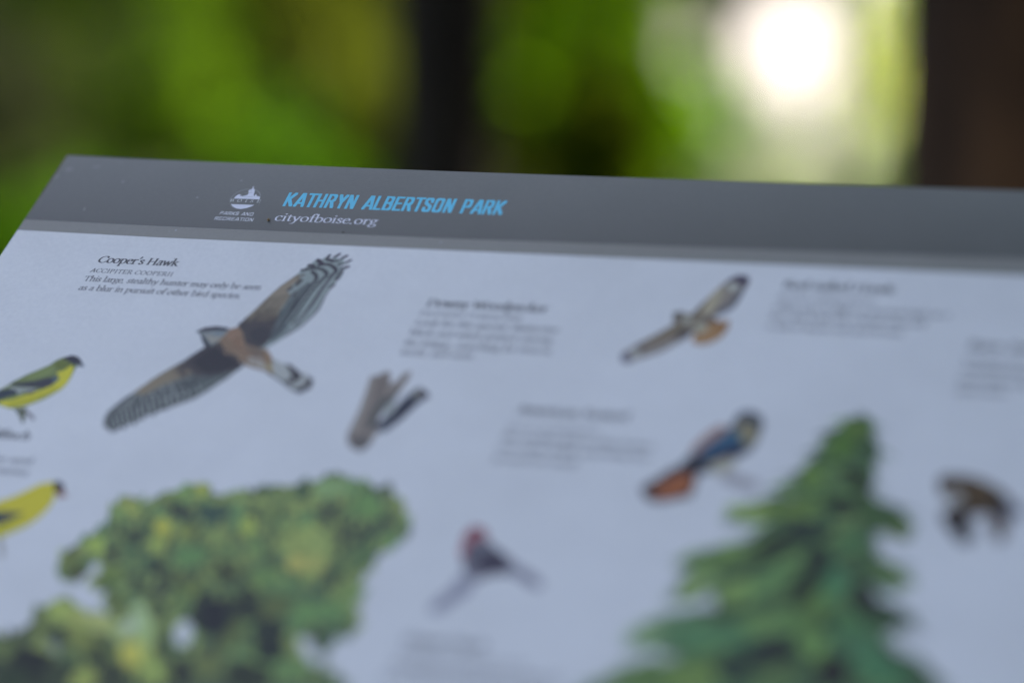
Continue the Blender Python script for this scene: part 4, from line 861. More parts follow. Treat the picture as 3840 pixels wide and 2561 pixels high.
   ["b",[0.157,0.203,0.05],[[216.91,-300.99],[4.1,-2.22],[-1.79,-11.87]]],
   ["b",[0.211,0.248,0.061],[[212.04,-317.13],[6.55,-1.71],[0.88,-7.77]]],
   ["b",[0.199,0.338,0.091],[[248.25,-316.08],[9.38,1.22],[3.08,-7.87]]],
   ["b",[0.128,0.172,0.04],[[159.67,-289.8],[6.18,0.75],[2.53,-5.61]]],
   ["b",[0.157,0.248,0.072],[[199.41,-256.93],[5.4,0.61],[2.38,-5.8]]],
   ["b",[0.327,0.49,0.156],[[227.58,-216.23],[7.18,3.76],[3.99,-6.69]]],
   ["b",[0.199,0.366,0.091],[[246.63,-225.25],[8.41,0.9],[3.27,-8.92]]],
   ["b",[0.11,0.285,0.085],[[263.41,-242.59],[5.87,4.11],[2.91,-4.4]]],
   ["b",[0.119,0.162,0.097],[[252.17,-216.53],[3.84,0.4],[1.81,-5.02]]],
   ["b",[0.299,0.352,0.091],[[261.8,-225.24],[3.04,0.33],[2.11,-5.93]]],
   ["b",[0.11,0.203,0.066],[[254.11,-252.28],[6.74,0.77],[3.17,-8.58]]],
   ["b",[0.234,0.366,0.091],[[257.39,-274.22],[8.0,2.98],[2.8,-5.38]]],
   ["b",[0.177,0.338,0.091],[[252.58,-283.87],[11.01,1.34],[2.43,-6.4]]],
   ["b",[0.435,0.524,0.125],[[234.13,-248.25],[6.84,0.77],[4.05,-10.6]]],
   ["b",[0.522,0.524,0.118],[[236.68,-259.74],[6.78,0.78],[2.19,-5.71]]],
   ["b",[0.085,0.109,0.035],[[180.41,-274.88],[6.93,0.82],[2.45,-5.69]]],
   ["b",[0.11,0.172,0.061],[[204.42,-276.71],[5.32,0.63],[1.94,-4.7]]],
   ["b",[0.078,0.109,0.04],[[174.84,-270.82],[4.65,0.54],[1.66,-3.83]]],
   ["n",[0.247,0.324,0.078],[[124.33,-273.51],[122.7,-267.27],[124.65,-263.0],[129.11,-258.44],[133.23,-253.09],[135.84,-248.7],[133.88,-241.49],[134.8,-234.73],[138.89,-230.53],[145.01,-232.39],[149.11,-235.7],[149.69,-231.48],[152.53,-227.42],[159.67,-224.16],[162.69,-220.49],[169.65,-221.44],[176.33,-224.92],[184.35,-225.48],[191.85,-223.28],[197.97,-219.32],[202.57,-216.35],[208.44,-218.23],[212.42,-215.32],[217.94,-213.09],[223.45,-210.86],[226.74,-207.77],[233.52,-210.65],[241.39,-211.49],[247.38,-214.16],[251.34,-211.29],[255.89,-216.14],[262.26,-223.58],[266.68,-230.33],[269.12,-237.22],[268.57,-244.77],[262.48,-248.98],[261.15,-255.36],[260.23,-262.81],[259.21,-269.06],[262.96,-274.31],[171.27,-287.32],[168.07,-287.24],[154.77,-288.84],[151.54,-284.55],[145.7,-283.05],[144.19,-278.35],[144.97,-272.71],[141.39,-269.14],[138.6,-271.86],[137.96,-277.5],[135.73,-281.08],[129.12,-279.49]],[-0.428,0.904],2.6,1.5,70,0.2],
   ["n",[0.167,0.248,0.072],[[124.33,-273.51],[122.7,-267.27],[124.65,-263.0],[129.11,-258.44],[133.23,-253.09],[135.84,-248.7],[133.88,-241.49],[134.8,-234.73],[138.89,-230.53],[145.01,-232.39],[149.11,-235.7],[149.69,-231.48],[152.53,-227.42],[159.67,-224.16],[162.69,-220.49],[169.65,-221.44],[176.33,-224.92],[184.35,-225.48],[191.85,-223.28],[197.97,-219.32],[202.57,-216.35],[208.44,-218.23],[212.42,-215.32],[217.94,-213.09],[223.45,-210.86],[226.74,-207.77],[233.52,-210.65],[241.39,-211.49],[247.38,-214.16],[251.34,-211.29],[255.89,-216.14],[262.26,-223.58],[266.68,-230.33],[269.12,-237.22],[268.57,-244.77],[262.48,-248.98],[261.15,-255.36],[260.23,-262.81],[259.21,-269.06],[262.96,-274.31],[171.27,-287.32],[168.07,-287.24],[154.77,-288.84],[151.54,-284.55],[145.7,-283.05],[144.19,-278.35],[144.97,-272.71],[141.39,-269.14],[138.6,-271.86],[137.96,-277.5],[135.73,-281.08],[129.12,-279.49]],[-0.428,0.904],2.6,1.5,70,0.2],
   ["n",[0.356,0.426,0.104],[[124.33,-273.51],[122.7,-267.27],[124.65,-263.0],[129.11,-258.44],[133.23,-253.09],[135.84,-248.7],[133.88,-241.49],[134.8,-234.73],[138.89,-230.53],[145.01,-232.39],[149.11,-235.7],[149.69,-231.48],[152.53,-227.42],[159.67,-224.16],[162.69,-220.49],[169.65,-221.44],[176.33,-224.92],[184.35,-225.48],[191.85,-223.28],[197.97,-219.32],[202.57,-216.35],[208.44,-218.23],[212.42,-215.32],[217.94,-213.09],[223.45,-210.86],[226.74,-207.77],[233.52,-210.65],[241.39,-211.49],[247.38,-214.16],[251.34,-211.29],[255.89,-216.14],[262.26,-223.58],[266.68,-230.33],[269.12,-237.22],[268.57,-244.77],[262.48,-248.98],[261.15,-255.36],[260.23,-262.81],[259.21,-269.06],[262.96,-274.31],[171.27,-287.32],[168.07,-287.24],[154.77,-288.84],[151.54,-284.55],[145.7,-283.05],[144.19,-278.35],[144.97,-272.71],[141.39,-269.14],[138.6,-271.86],[137.96,-277.5],[135.73,-281.08],[129.12,-279.49]],[-0.428,0.904],2.6,1.5,70,0.2],
   ["e",[0.8,0.796,0.708],[[195.43,-302.56],[4.04,-0.33],[1.88,-6.75]]],
   ["e",[0.8,0.796,0.708],[[141.77,-273.09],[2.51,-0.69],[0.57,-3.66]]],
   ["e",[0.8,0.796,0.708],[[251.29,-304.78],[1.24,1.84],[5.97,-5.8]]],
  ],
 },
 'pale_tree_illustration': {
  'crown': [
   ["p",[0.056,0.078,0.03],[[100.85,-321.63],[116.49,-313.94],[122.58,-313.18],[125.86,-306.65],[128.28,-300.96],[129.59,-294.2],[135.01,-291.99],[142.15,-293.46],[149.31,-296.46],[157.23,-297.03],[162.59,-294.84],[167.94,-292.65],[169.92,-288.56],[173.25,-288.93],[178.82,-295.15],[184.94,-301.98],[190.42,-310.29],[196.15,-320.64],[201.21,-330.9],[215.91,-364.12],[128.74,-376.38]]],
   ["n",[0.078,0.109,0.035],[[100.85,-321.63],[116.49,-313.94],[122.58,-313.18],[125.86,-306.65],[128.28,-300.96],[129.59,-294.2],[135.01,-291.99],[142.15,-293.46],[149.31,-296.46],[157.23,-297.03],[162.59,-294.84],[167.94,-292.65],[169.92,-288.56],[173.25,-288.93],[178.82,-295.15],[184.94,-301.98],[190.42,-310.29],[196.15,-320.64],[201.21,-330.9]],[-0.454,0.891],5.5,3.0,45,0.22],
   ["n",[0.247,0.311,0.066],[[100.85,-321.63],[116.49,-313.94],[122.58,-313.18],[125.86,-306.65],[128.28,-300.96],[129.59,-294.2],[135.01,-291.99],[142.15,-293.46],[149.31,-296.46],[157.23,-297.03],[162.59,-294.84],[167.94,-292.65],[169.92,-288.56],[173.25,-288.93],[178.82,-295.15],[184.94,-301.98],[190.42,-310.29],[196.15,-320.64],[201.21,-330.9]],[-0.454,0.891],5.5,3.0,45,0.22],
   ["n",[0.371,0.441,0.097],[[100.85,-321.63],[116.49,-313.94],[122.58,-313.18],[125.86,-306.65],[128.28,-300.96],[129.59,-294.2],[135.01,-291.99],[142.15,-293.46],[149.31,-296.46],[157.23,-297.03],[162.59,-294.84],[167.94,-292.65],[169.92,-288.56],[173.25,-288.93],[178.82,-295.15],[184.94,-301.98],[190.42,-310.29],[196.15,-320.64],[201.21,-330.9]],[-0.454,0.891],5.5,3.0,45,0.22],
   ["n",[0.157,0.203,0.055],[[100.85,-321.63],[116.49,-313.94],[122.58,-313.18],[125.86,-306.65],[128.28,-300.96],[129.59,-294.2],[135.01,-291.99],[142.15,-293.46],[149.31,-296.46],[157.23,-297.03],[162.59,-294.84],[167.94,-292.65],[169.92,-288.56],[173.25,-288.93],[178.82,-295.15],[184.94,-301.98],[190.42,-310.29],[196.15,-320.64],[201.21,-330.9]],[-0.454,0.891],5.5,3.0,45,0.22],
   ["b",[0.01,0.017,0.009],[[138.34,-325.88],[12.21,1.57],[4.72,-9.81]]],
   ["b",[0.056,0.078,0.03],[[142.45,-311.83],[6.92,0.87],[2.59,-5.47]]],
   ["b",[0.049,0.071,0.025],[[152.57,-329.24],[11.33,1.47],[3.34,-7.09]]],
   ["b",[0.037,0.057,0.021],[[161.96,-318.38],[6.82,0.87],[3.71,-8.06]]],
   ["b",[0.049,0.064,0.025],[[173.5,-327.25],[8.97,1.17],[3.21,-7.06]]],
   ["b",[0.031,0.057,0.017],[[133.45,-335.42],[9.13,1.2],[3.03,-6.19]]],
   ["b",[0.486,0.577,0.111],[[137.78,-297.86],[8.55,1.04],[3.07,-6.51]]],
   ["b",[0.486,0.524,0.111],[[147.1,-301.34],[6.97,-1.82],[0.85,-5.41]]],
   ["b",[0.598,0.633,0.165],[[156.81,-301.67],[11.32,-3.94],[0.35,-5.25]]],
   ["b",[0.766,0.692,0.104],[[179.04,-314.71],[7.52,0.96],[4.38,-9.84]]],
   ["b",[0.522,0.614,0.19],[[169.86,-305.37],[6.84,0.85],[2.87,-6.38]]],
   ["b",[0.504,0.652,0.199],[[178.76,-304.26],[4.54,0.57],[5.21,-11.78]]],
   ["b",[0.54,0.692,0.278],[[173.47,-296.57],[3.82,0.47],[3.67,-8.28]]],
   ["b",[0.469,0.577,0.118],[[189.77,-322.2],[5.95,0.77],[5.03,-11.45]]],
   ["b",[0.658,0.753,0.433],[[170.63,-301.49],[4.57,0.57],[1.64,-3.67]]],
   ["b",[0.504,0.559,0.104],[[163.95,-332.16],[6.75,0.88],[2.45,-5.28]]],
   ["b",[0.285,0.324,0.061],[[153.26,-310.47],[11.31,-4.83],[-0.08,-4.19]]],
   ["b",[0.211,0.26,0.061],[[132.98,-305.38],[4.64,3.26],[4.08,-5.01]]],
   ["b",[0.147,0.193,0.05],[[121.57,-319.0],[6.97,0.88],[2.68,-5.45]]],
   ["b",[0.119,0.153,0.05],[[127.96,-313.64],[5.42,0.68],[2.66,-5.48]]],
   ["b",[0.356,0.41,0.257],[[143.01,-317.04],[1.07,1.68],[4.35,-3.77]]],
   ["b",[0.093,0.153,0.055],[[151.92,-321.16],[4.57,0.58],[2.11,-4.49]]],
  ],
 },
 'conifer_illustration': {
  'crown': [
   ["p",[0.056,0.109,0.045],[[432.65,-159.86],[432.69,-156.65],[436.54,-152.22],[442.29,-152.39],[446.43,-157.75],[447.16,-163.98],[450.12,-166.73],[452.4,-173.71],[450.77,-179.1],[452.86,-184.86],[453.13,-190.44],[452.06,-194.59],[456.86,-199.18],[463.74,-200.96],[471.32,-208.11],[474.3,-213.35],[468.98,-219.05],[471.22,-209.85],[474.01,-217.16],[469.71,-219.99],[462.66,-216.26],[458.94,-218.24],[459.48,-222.9],[463.36,-228.47],[472.38,-233.89],[477.7,-238.39],[476.85,-244.61],[465.61,-244.74],[463.21,-246.22],[465.32,-250.75],[473.24,-252.35],[482.5,-258.04],[485.91,-265.98],[477.49,-265.46],[473.66,-266.66],[474.9,-271.2],[480.84,-276.0],[489.15,-278.44],[496.06,-285.8],[510.73,-310.66],[362.2,-331.03],[368.78,-307.73],[378.37,-299.13],[388.31,-294.23],[402.64,-290.81],[404.35,-288.65],[397.57,-288.09],[388.6,-287.13],[379.06,-285.58],[378.47,-278.88],[387.2,-271.4],[399.76,-266.2],[406.71,-262.76],[405.59,-257.28],[401.26,-254.94],[395.34,-259.6],[389.52,-260.65],[389.3,-251.99],[392.43,-245.44],[389.18,-240.59],[391.19,-235.79],[401.53,-230.16],[410.21,-226.38],[412.6,-221.94],[416.42,-216.14],[412.02,-216.25],[401.98,-217.09],[398.69,-211.14],[405.63,-206.34],[414.35,-202.26],[423.22,-199.86],[422.27,-201.67],[414.28,-198.63],[418.39,-192.57],[420.89,-189.94],[422.51,-184.78],[425.95,-177.13],[427.42,-170.89],[427.83,-165.13]]],
   ["n",[0.093,0.182,0.05],[[429.95,-182.86],[426.31,-199.01],[423.08,-218.65],[416.51,-239.72],[408.84,-257.56],[408.01,-275.66],[407.95,-306.35],[486.43,-295.93],[473.57,-270.98],[460.18,-237.6],[455.85,-217.29],[448.12,-181.02]],[-0.759,-0.651],8,1.6,60,0.22],
   ["n",[0.177,0.311,0.066],[[429.95,-182.86],[426.31,-199.01],[423.08,-218.65],[416.51,-239.72],[408.84,-257.56],[408.01,-275.66],[407.95,-306.35],[486.43,-295.93],[473.57,-270.98],[460.18,-237.6],[455.85,-217.29],[448.12,-181.02]],[-0.759,-0.651],8,1.6,60,0.22],
   ["n",[0.056,0.109,0.04],[[429.95,-182.86],[426.31,-199.01],[423.08,-218.65],[416.51,-239.72],[408.84,-257.56],[408.01,-275.66],[407.95,-306.35],[486.43,-295.93],[473.57,-270.98],[460.18,-237.6],[455.85,-217.29],[448.12,-181.02]],[-0.759,-0.651],8,1.6,60,0.22],
   ["n",[0.101,0.237,0.085],[[429.95,-182.86],[426.31,-199.01],[423.08,-218.65],[416.51,-239.72],[408.84,-257.56],[408.01,-275.66],[407.95,-306.35],[486.43,-295.93],[473.57,-270.98],[460.18,-237.6],[455.85,-217.29],[448.12,-181.02]],[-0.759,-0.651],8,1.6,60,0.22],
   ["n",[0.167,0.311,0.066],[[430.6,-159.05],[430.63,-155.87],[435.66,-150.2],[440.54,-150.43],[440.54,-156.92],[440.54,-162.98],[440.54,-165.54],[440.54,-173.69],[440.54,-179.04],[440.54,-184.43],[440.54,-190.66],[440.54,-193.99],[440.54,-197.26],[440.54,-199.03],[440.54,-206.75],[440.54,-213.61],[440.54,-220.99],[440.54,-207.65],[440.54,-217.84],[440.54,-222.19],[440.54,-218.46],[440.54,-219.26],[440.54,-222.12],[440.54,-226.86],[440.54,-232.1],[440.54,-237.6],[440.54,-246.26],[440.54,-246.85],[440.54,-246.85],[440.54,-249.02],[440.54,-250.3],[440.54,-256.6],[440.54,-267.25],[440.54,-267.64],[440.54,-267.72],[440.54,-270.0],[440.54,-274.05],[440.54,-276.57],[440.54,-284.48],[440.54,-311.62],[360.54,-332.47],[366.91,-306.57],[377.14,-297.31],[387.56,-292.16],[401.46,-288.96],[402.33,-289.53],[397.36,-290.28],[388.31,-289.31],[377.45,-287.08],[376.43,-278.05],[386.05,-269.53],[398.85,-264.2],[404.73,-261.79],[403.82,-258.59],[401.45,-257.13],[396.24,-261.61],[388.13,-262.36],[387.15,-251.53],[390.24,-245.6],[386.99,-240.8],[389.56,-234.32],[400.56,-228.18],[408.72,-224.76],[410.71,-220.81],[414.5,-217.21],[412.14,-218.45],[400.94,-219.03],[396.55,-210.64],[404.53,-204.43],[413.59,-200.19],[424.94,-198.48],[423.05,-203.73],[412.18,-199.29],[416.68,-191.19],[418.99,-188.82],[420.45,-184.0],[423.87,-176.42],[425.25,-170.56],[425.81,-164.26]],[-0.93,-0.36],6.0,0.8,170,0.2],
   ["n",[0.085,0.193,0.055],[[430.6,-159.05],[430.63,-155.87],[435.66,-150.2],[440.54,-150.43],[440.54,-156.92],[440.54,-162.98],[440.54,-165.54],[440.54,-173.69],[440.54,-179.04],[440.54,-184.43],[440.54,-190.66],[440.54,-193.99],[440.54,-197.26],[440.54,-199.03],[440.54,-206.75],[440.54,-213.61],[440.54,-220.99],[440.54,-207.65],[440.54,-217.84],[440.54,-222.19],[440.54,-218.46],[440.54,-219.26],[440.54,-222.12],[440.54,-226.86],[440.54,-232.1],[440.54,-237.6],[440.54,-246.26],[440.54,-246.85],[440.54,-246.85],[440.54,-249.02],[440.54,-250.3],[440.54,-256.6],[440.54,-267.25],[440.54,-267.64],[440.54,-267.72],[440.54,-270.0],[440.54,-274.05],[440.54,-276.57],[440.54,-284.48],[440.54,-311.62],[360.54,-332.47],[366.91,-306.57],[377.14,-297.31],[387.56,-292.16],[401.46,-288.96],[402.33,-289.53],[397.36,-290.28],[388.31,-289.31],[377.45,-287.08],[376.43,-278.05],[386.05,-269.53],[398.85,-264.2],[404.73,-261.79],[403.82,-258.59],[401.45,-257.13],[396.24,-261.61],[388.13,-262.36],[387.15,-251.53],[390.24,-245.6],[386.99,-240.8],[389.56,-234.32],[400.56,-228.18],[408.72,-224.76],[410.71,-220.81],[414.5,-217.21],[412.14,-218.45],[400.94,-219.03],[396.55,-210.64],[404.53,-204.43],[413.59,-200.19],[424.94,-198.48],[423.05,-203.73],[412.18,-199.29],[416.68,-191.19],[418.99,-188.82],[420.45,-184.0],[423.87,-176.42],[425.25,-170.56],[425.81,-164.26]],[-0.93,-0.36],6.0,0.8,170,0.2],
   ["n",[0.043,0.093,0.035],[[430.6,-159.05],[430.63,-155.87],[435.66,-150.2],[440.54,-150.43],[440.54,-156.92],[440.54,-162.98],[440.54,-165.54],[440.54,-173.69],[440.54,-179.04],[440.54,-184.43],[440.54,-190.66],[440.54,-193.99],[440.54,-197.26],[440.54,-199.03],[440.54,-206.75],[440.54,-213.61],[440.54,-220.99],[440.54,-207.65],[440.54,-217.84],[440.54,-222.19],[440.54,-218.46],[440.54,-219.26],[440.54,-222.12],[440.54,-226.86],[440.54,-232.1],[440.54,-237.6],[440.54,-246.26],[440.54,-246.85],[440.54,-246.85],[440.54,-249.02],[440.54,-250.3],[440.54,-256.6],[440.54,-267.25],[440.54,-267.64],[440.54,-267.72],[440.54,-270.0],[440.54,-274.05],[440.54,-276.57],[440.54,-284.48],[440.54,-311.62],[360.54,-332.47],[366.91,-306.57],[377.14,-297.31],[387.56,-292.16],[401.46,-288.96],[402.33,-289.53],[397.36,-290.28],[388.31,-289.31],[377.45,-287.08],[376.43,-278.05],[386.05,-269.53],[398.85,-264.2],[404.73,-261.79],[403.82,-258.59],[401.45,-257.13],[396.24,-261.61],[388.13,-262.36],[387.15,-251.53],[390.24,-245.6],[386.99,-240.8],[389.56,-234.32],[400.56,-228.18],[408.72,-224.76],[410.71,-220.81],[414.5,-217.21],[412.14,-218.45],[400.94,-219.03],[396.55,-210.64],[404.53,-204.43],[413.59,-200.19],[424.94,-198.48],[423.05,-203.73],[412.18,-199.29],[416.68,-191.19],[418.99,-188.82],[420.45,-184.0],[423.87,-176.42],[425.25,-170.56],[425.81,-164.26]],[-0.93,-0.36],6.0,0.8,170,0.2],
   ["n",[0.272,0.441,0.097],[[430.6,-159.05],[430.63,-155.87],[435.66,-150.2],[440.54,-150.43],[440.54,-156.92],[440.54,-162.98],[440.54,-165.54],[440.54,-173.69],[440.54,-179.04],[440.54,-184.43],[440.54,-190.66],[440.54,-193.99],[440.54,-197.26],[440.54,-199.03],[440.54,-206.75],[440.54,-213.61],[440.54,-220.99],[440.54,-207.65],[440.54,-217.84],[440.54,-222.19],[440.54,-218.46],[440.54,-219.26],[440.54,-222.12],[440.54,-226.86],[440.54,-232.1],[440.54,-237.6],[440.54,-246.26],[440.54,-246.85],[440.54,-246.85],[440.54,-249.02],[440.54,-250.3],[440.54,-256.6],[440.54,-267.25],[440.54,-267.64],[440.54,-267.72],[440.54,-270.0],[440.54,-274.05],[440.54,-276.57],[440.54,-284.48],[440.54,-311.62],[360.54,-332.47],[366.91,-306.57],[377.14,-297.31],[387.56,-292.16],[401.46,-288.96],[402.33,-289.53],[397.36,-290.28],[388.31,-289.31],[377.45,-287.08],[376.43,-278.05],[386.05,-269.53],[398.85,-264.2],[404.73,-261.79],[403.82,-258.59],[401.45,-257.13],[396.24,-261.61],[388.13,-262.36],[387.15,-251.53],[390.24,-245.6],[386.99,-240.8],[389.56,-234.32],[400.56,-228.18],[408.72,-224.76],[410.71,-220.81],[414.5,-217.21],[412.14,-218.45],[400.94,-219.03],[396.55,-210.64],[404.53,-204.43],[413.59,-200.19],[424.94,-198.48],[423.05,-203.73],[412.18,-199.29],[416.68,-191.19],[418.99,-188.82],[420.45,-184.0],[423.87,-176.42],[425.25,-170.56],[425.81,-164.26]],[-0.93,-0.36],6.0,0.8,170,0.2],
   ["n",[0.137,0.26,0.066],[[434.54,-159.05],[434.54,-155.87],[435.66,-150.2],[443.29,-150.43],[448.47,-156.92],[449.12,-162.98],[451.97,-165.54],[454.6,-173.69],[452.97,-179.04],[455.02,-184.43],[455.32,-190.66],[454.18,-193.99],[457.93,-197.26],[464.8,-199.03],[473.05,-206.75],[476.48,-213.61],[467.94,-220.99],[471.08,-207.65],[476.1,-217.84],[469.81,-222.19],[462.66,-218.46],[460.89,-219.26],[461.54,-222.12],[464.86,-226.86],[473.66,-232.1],[479.75,-237.6],[478.31,-246.26],[466.22,-246.85],[465.32,-246.85],[466.68,-249.02],[474.05,-250.3],[484.16,-256.6],[487.71,-267.25],[477.76,-267.64],[475.59,-267.72],[476.74,-270.0],[481.86,-274.05],[490.3,-276.57],[497.82,-284.48],[512.71,-311.62],[434.54,-332.47],[434.54,-306.57],[434.54,-297.31],[434.54,-292.16],[434.54,-288.96],[434.54,-289.53],[434.54,-290.28],[434.54,-289.31],[434.54,-287.08],[434.54,-278.05],[434.54,-269.53],[434.54,-264.2],[434.54,-261.79],[434.54,-258.59],[434.54,-257.13],[434.54,-261.61],[434.54,-262.36],[434.54,-251.53],[434.54,-245.6],[434.54,-240.8],[434.54,-234.32],[434.54,-228.18],[434.54,-224.76],[434.54,-220.81],[434.54,-217.21],[434.54,-218.45],[434.54,-219.03],[434.54,-210.64],[434.54,-204.43],[434.54,-200.19],[434.54,-198.48],[434.54,-203.73],[434.54,-199.29],[434.54,-191.19],[434.54,-188.82],[434.54,-184.0],[434.54,-176.42],[434.54,-170.56],[434.54,-164.26]],[0.9,-0.43],5.5,0.8,90,0.2],
   ["n",[0.07,0.172,0.055],[[434.54,-159.05],[434.54,-155.87],[435.66,-150.2],[443.29,-150.43],[448.47,-156.92],[449.12,-162.98],[451.97,-165.54],[454.6,-173.69],[452.97,-179.04],[455.02,-184.43],[455.32,-190.66],[454.18,-193.99],[457.93,-197.26],[464.8,-199.03],[473.05,-206.75],[476.48,-213.61],[467.94,-220.99],[471.08,-207.65],[476.1,-217.84],[469.81,-222.19],[462.66,-218.46],[460.89,-219.26],[461.54,-222.12],[464.86,-226.86],[473.66,-232.1],[479.75,-237.6],[478.31,-246.26],[466.22,-246.85],[465.32,-246.85],[466.68,-249.02],[474.05,-250.3],[484.16,-256.6],[487.71,-267.25],[477.76,-267.64],[475.59,-267.72],[476.74,-270.0],[481.86,-274.05],[490.3,-276.57],[497.82,-284.48],[512.71,-311.62],[434.54,-332.47],[434.54,-306.57],[434.54,-297.31],[434.54,-292.16],[434.54,-288.96],[434.54,-289.53],[434.54,-290.28],[434.54,-289.31],[434.54,-287.08],[434.54,-278.05],[434.54,-269.53],[434.54,-264.2],[434.54,-261.79],[434.54,-258.59],[434.54,-257.13],[434.54,-261.61],[434.54,-262.36],[434.54,-251.53],[434.54,-245.6],[434.54,-240.8],[434.54,-234.32],[434.54,-228.18],[434.54,-224.76],[434.54,-220.81],[434.54,-217.21],[434.54,-218.45],[434.54,-219.03],[434.54,-210.64],[434.54,-204.43],[434.54,-200.19],[434.54,-198.48],[434.54,-203.73],[434.54,-199.29],[434.54,-191.19],[434.54,-188.82],[434.54,-184.0],[434.54,-176.42],[434.54,-170.56],[434.54,-164.26]],[0.9,-0.43],5.5,0.8,90,0.2],
   ["n",[0.043,0.093,0.035],[[434.54,-159.05],[434.54,-155.87],[435.66,-150.2],[443.29,-150.43],[448.47,-156.92],[449.12,-162.98],[451.97,-165.54],[454.6,-173.69],[452.97,-179.04],[455.02,-184.43],[455.32,-190.66],[454.18,-193.99],[457.93,-197.26],[464.8,-199.03],[473.05,-206.75],[476.48,-213.61],[467.94,-220.99],[471.08,-207.65],[476.1,-217.84],[469.81,-222.19],[462.66,-218.46],[460.89,-219.26],[461.54,-222.12],[464.86,-226.86],[473.66,-232.1],[479.75,-237.6],[478.31,-246.26],[466.22,-246.85],[465.32,-246.85],[466.68,-249.02],[474.05,-250.3],[484.16,-256.6],[487.71,-267.25],[477.76,-267.64],[475.59,-267.72],[476.74,-270.0],[481.86,-274.05],[490.3,-276.57],[497.82,-284.48],[512.71,-311.62],[434.54,-332.47],[434.54,-306.57],[434.54,-297.31],[434.54,-292.16],[434.54,-288.96],[434.54,-289.53],[434.54,-290.28],[434.54,-289.31],[434.54,-287.08],[434.54,-278.05],[434.54,-269.53],[434.54,-264.2],[434.54,-261.79],[434.54,-258.59],[434.54,-257.13],[434.54,-261.61],[434.54,-262.36],[434.54,-251.53],[434.54,-245.6],[434.54,-240.8],[434.54,-234.32],[434.54,-228.18],[434.54,-224.76],[434.54,-220.81],[434.54,-217.21],[434.54,-218.45],[434.54,-219.03],[434.54,-210.64],[434.54,-204.43],[434.54,-200.19],[434.54,-198.48],[434.54,-203.73],[434.54,-199.29],[434.54,-191.19],[434.54,-188.82],[434.54,-184.0],[434.54,-176.42],[434.54,-170.56],[434.54,-164.26]],[0.9,-0.43],5.5,0.8,90,0.2],
   ["b",[0.006,0.017,0.009],[[442.95,-203.45],[7.61,0.81],[1.27,-5.76]]],
   ["b",[0.01,0.033,0.021],[[432.46,-218.37],[10.34,1.14],[1.74,-7.55]]],
   ["b",[0.02,0.044,0.013],[[421.04,-228.72],[10.9,4.07],[2.72,-7.24]]],
   ["b",[0.015,0.038,0.017],[[442.14,-236.76],[7.45,0.86],[3.1,-13.68]]],
   ["b",[0.006,0.007,0.009],[[461.49,-251.24],[5.31,0.64],[2.29,-10.68]]],
   ["b",[0.006,0.022,0.009],[[471.14,-259.34],[10.11,-3.82],[-0.34,-3.81]]],
   ["b",[0.006,0.012,0.013],[[434.23,-283.62],[12.52,1.6],[1.86,-7.74]]],
   ["b",[0.02,0.051,0.025],[[422.96,-292.01],[13.19,1.71],[2.35,-9.37]]],
   ["b",[0.006,0.006,0.006],[[458.76,-289.43],[8.41,1.09],[2.07,-9.28]]],
   ["b",[0.006,0.027,0.009],[[451.79,-265.26],[4.63,0.57],[1.18,-5.27]]],
   ["b",[0.02,0.044,0.013],[[437.16,-250.53],[7.03,-2.33],[-0.43,-11.33]]],
   ["b",[0.037,0.085,0.03],[[415.61,-240.57],[9.11,6.27],[2.02,-3.78]]],
   ["b",[0.043,0.101,0.035],[[413.55,-265.32],[11.33,5.92],[1.57,-3.36]]],
   ["q",[0.418,0.559,0.111],[[407.69,-210.72],[9.84,1.06],[0.86,-3.47]]],
   ["q",[0.199,0.285,0.03],[[424.33,-207.38],[11.64,2.13],[1.1,-4.02]]],
   ["q",[0.167,0.26,0.05],[[430.79,-206.3],[4.87,0.52],[1.1,-4.81]]],
   ["q",[0.128,0.237,0.04],[[402.92,-238.67],[14.01,7.32],[1.71,-3.68]]],
   ["q",[0.157,0.273,0.05],[[408.68,-235.01],[6.86,4.73],[1.64,-3.06]]],
   ["q",[0.327,0.49,0.141],[[398.92,-246.97],[5.99,6.06],[1.93,-2.79]]],
   ["q",[0.418,0.559,0.165],[[394.22,-254.54],[4.58,5.55],[1.94,-2.48]]],
   ["q",[0.313,0.473,0.091],[[416.48,-252.99],[8.69,5.37],[2.33,-4.6]]],
   ["q",[0.167,0.338,0.091],[[424.6,-245.8],[6.48,7.77],[3.28,-4.39]]],
   ["q",[0.188,0.324,0.055],[[446.32,-255.22],[4.42,11.9],[3.33,-2.67]]],
   ["q",[0.093,0.298,0.104],[[449.51,-245.43],[4.2,-0.95],[0.23,-9.81]]],
   ["q",[0.222,0.395,0.091],[[426.79,-268.35],[12.58,6.19],[1.85,-4.18]]],
   ["q",[0.11,0.285,0.097],[[408.82,-278.76],[16.2,6.12],[2.17,-5.42]]],
   ["q",[0.128,0.298,0.104],[[396.79,-274.56],[12.32,5.34],[1.71,-3.9]]],
   ["q",[0.356,0.524,0.218],[[384.26,-281.13],[8.01,3.47],[1.75,-3.88]]],
   ["q",[0.211,0.38,0.078],[[447.61,-274.94],[4.1,2.14],[5.04,-11.38]]],
   ["q",[0.137,0.26,0.055],[[442.29,-265.72],[3.99,0.49],[1.63,-7.04]]],
   ["q",[0.093,0.248,0.072],[[462.12,-268.92],[7.45,-5.95],[-2.48,-6.48]]],
   ["q",[0.085,0.225,0.085],[[466.94,-276.68],[8.58,-6.83],[-2.76,-7.12]]],
   ["q",[0.093,0.311,0.111],[[475.92,-287.2],[9.15,-3.93],[-0.73,-5.29]]],
   ["q",[0.037,0.143,0.05],[[484.17,-284.76],[5.27,-1.69],[-0.35,-4.94]]],
   ["q",[0.177,0.273,0.072],[[447.57,-214.43],[5.49,0.6],[1.45,-6.61]]],
   ["q",[0.085,0.237,0.072],[[452.22,-220.71],[4.09,0.46],[1.01,-4.68]]],
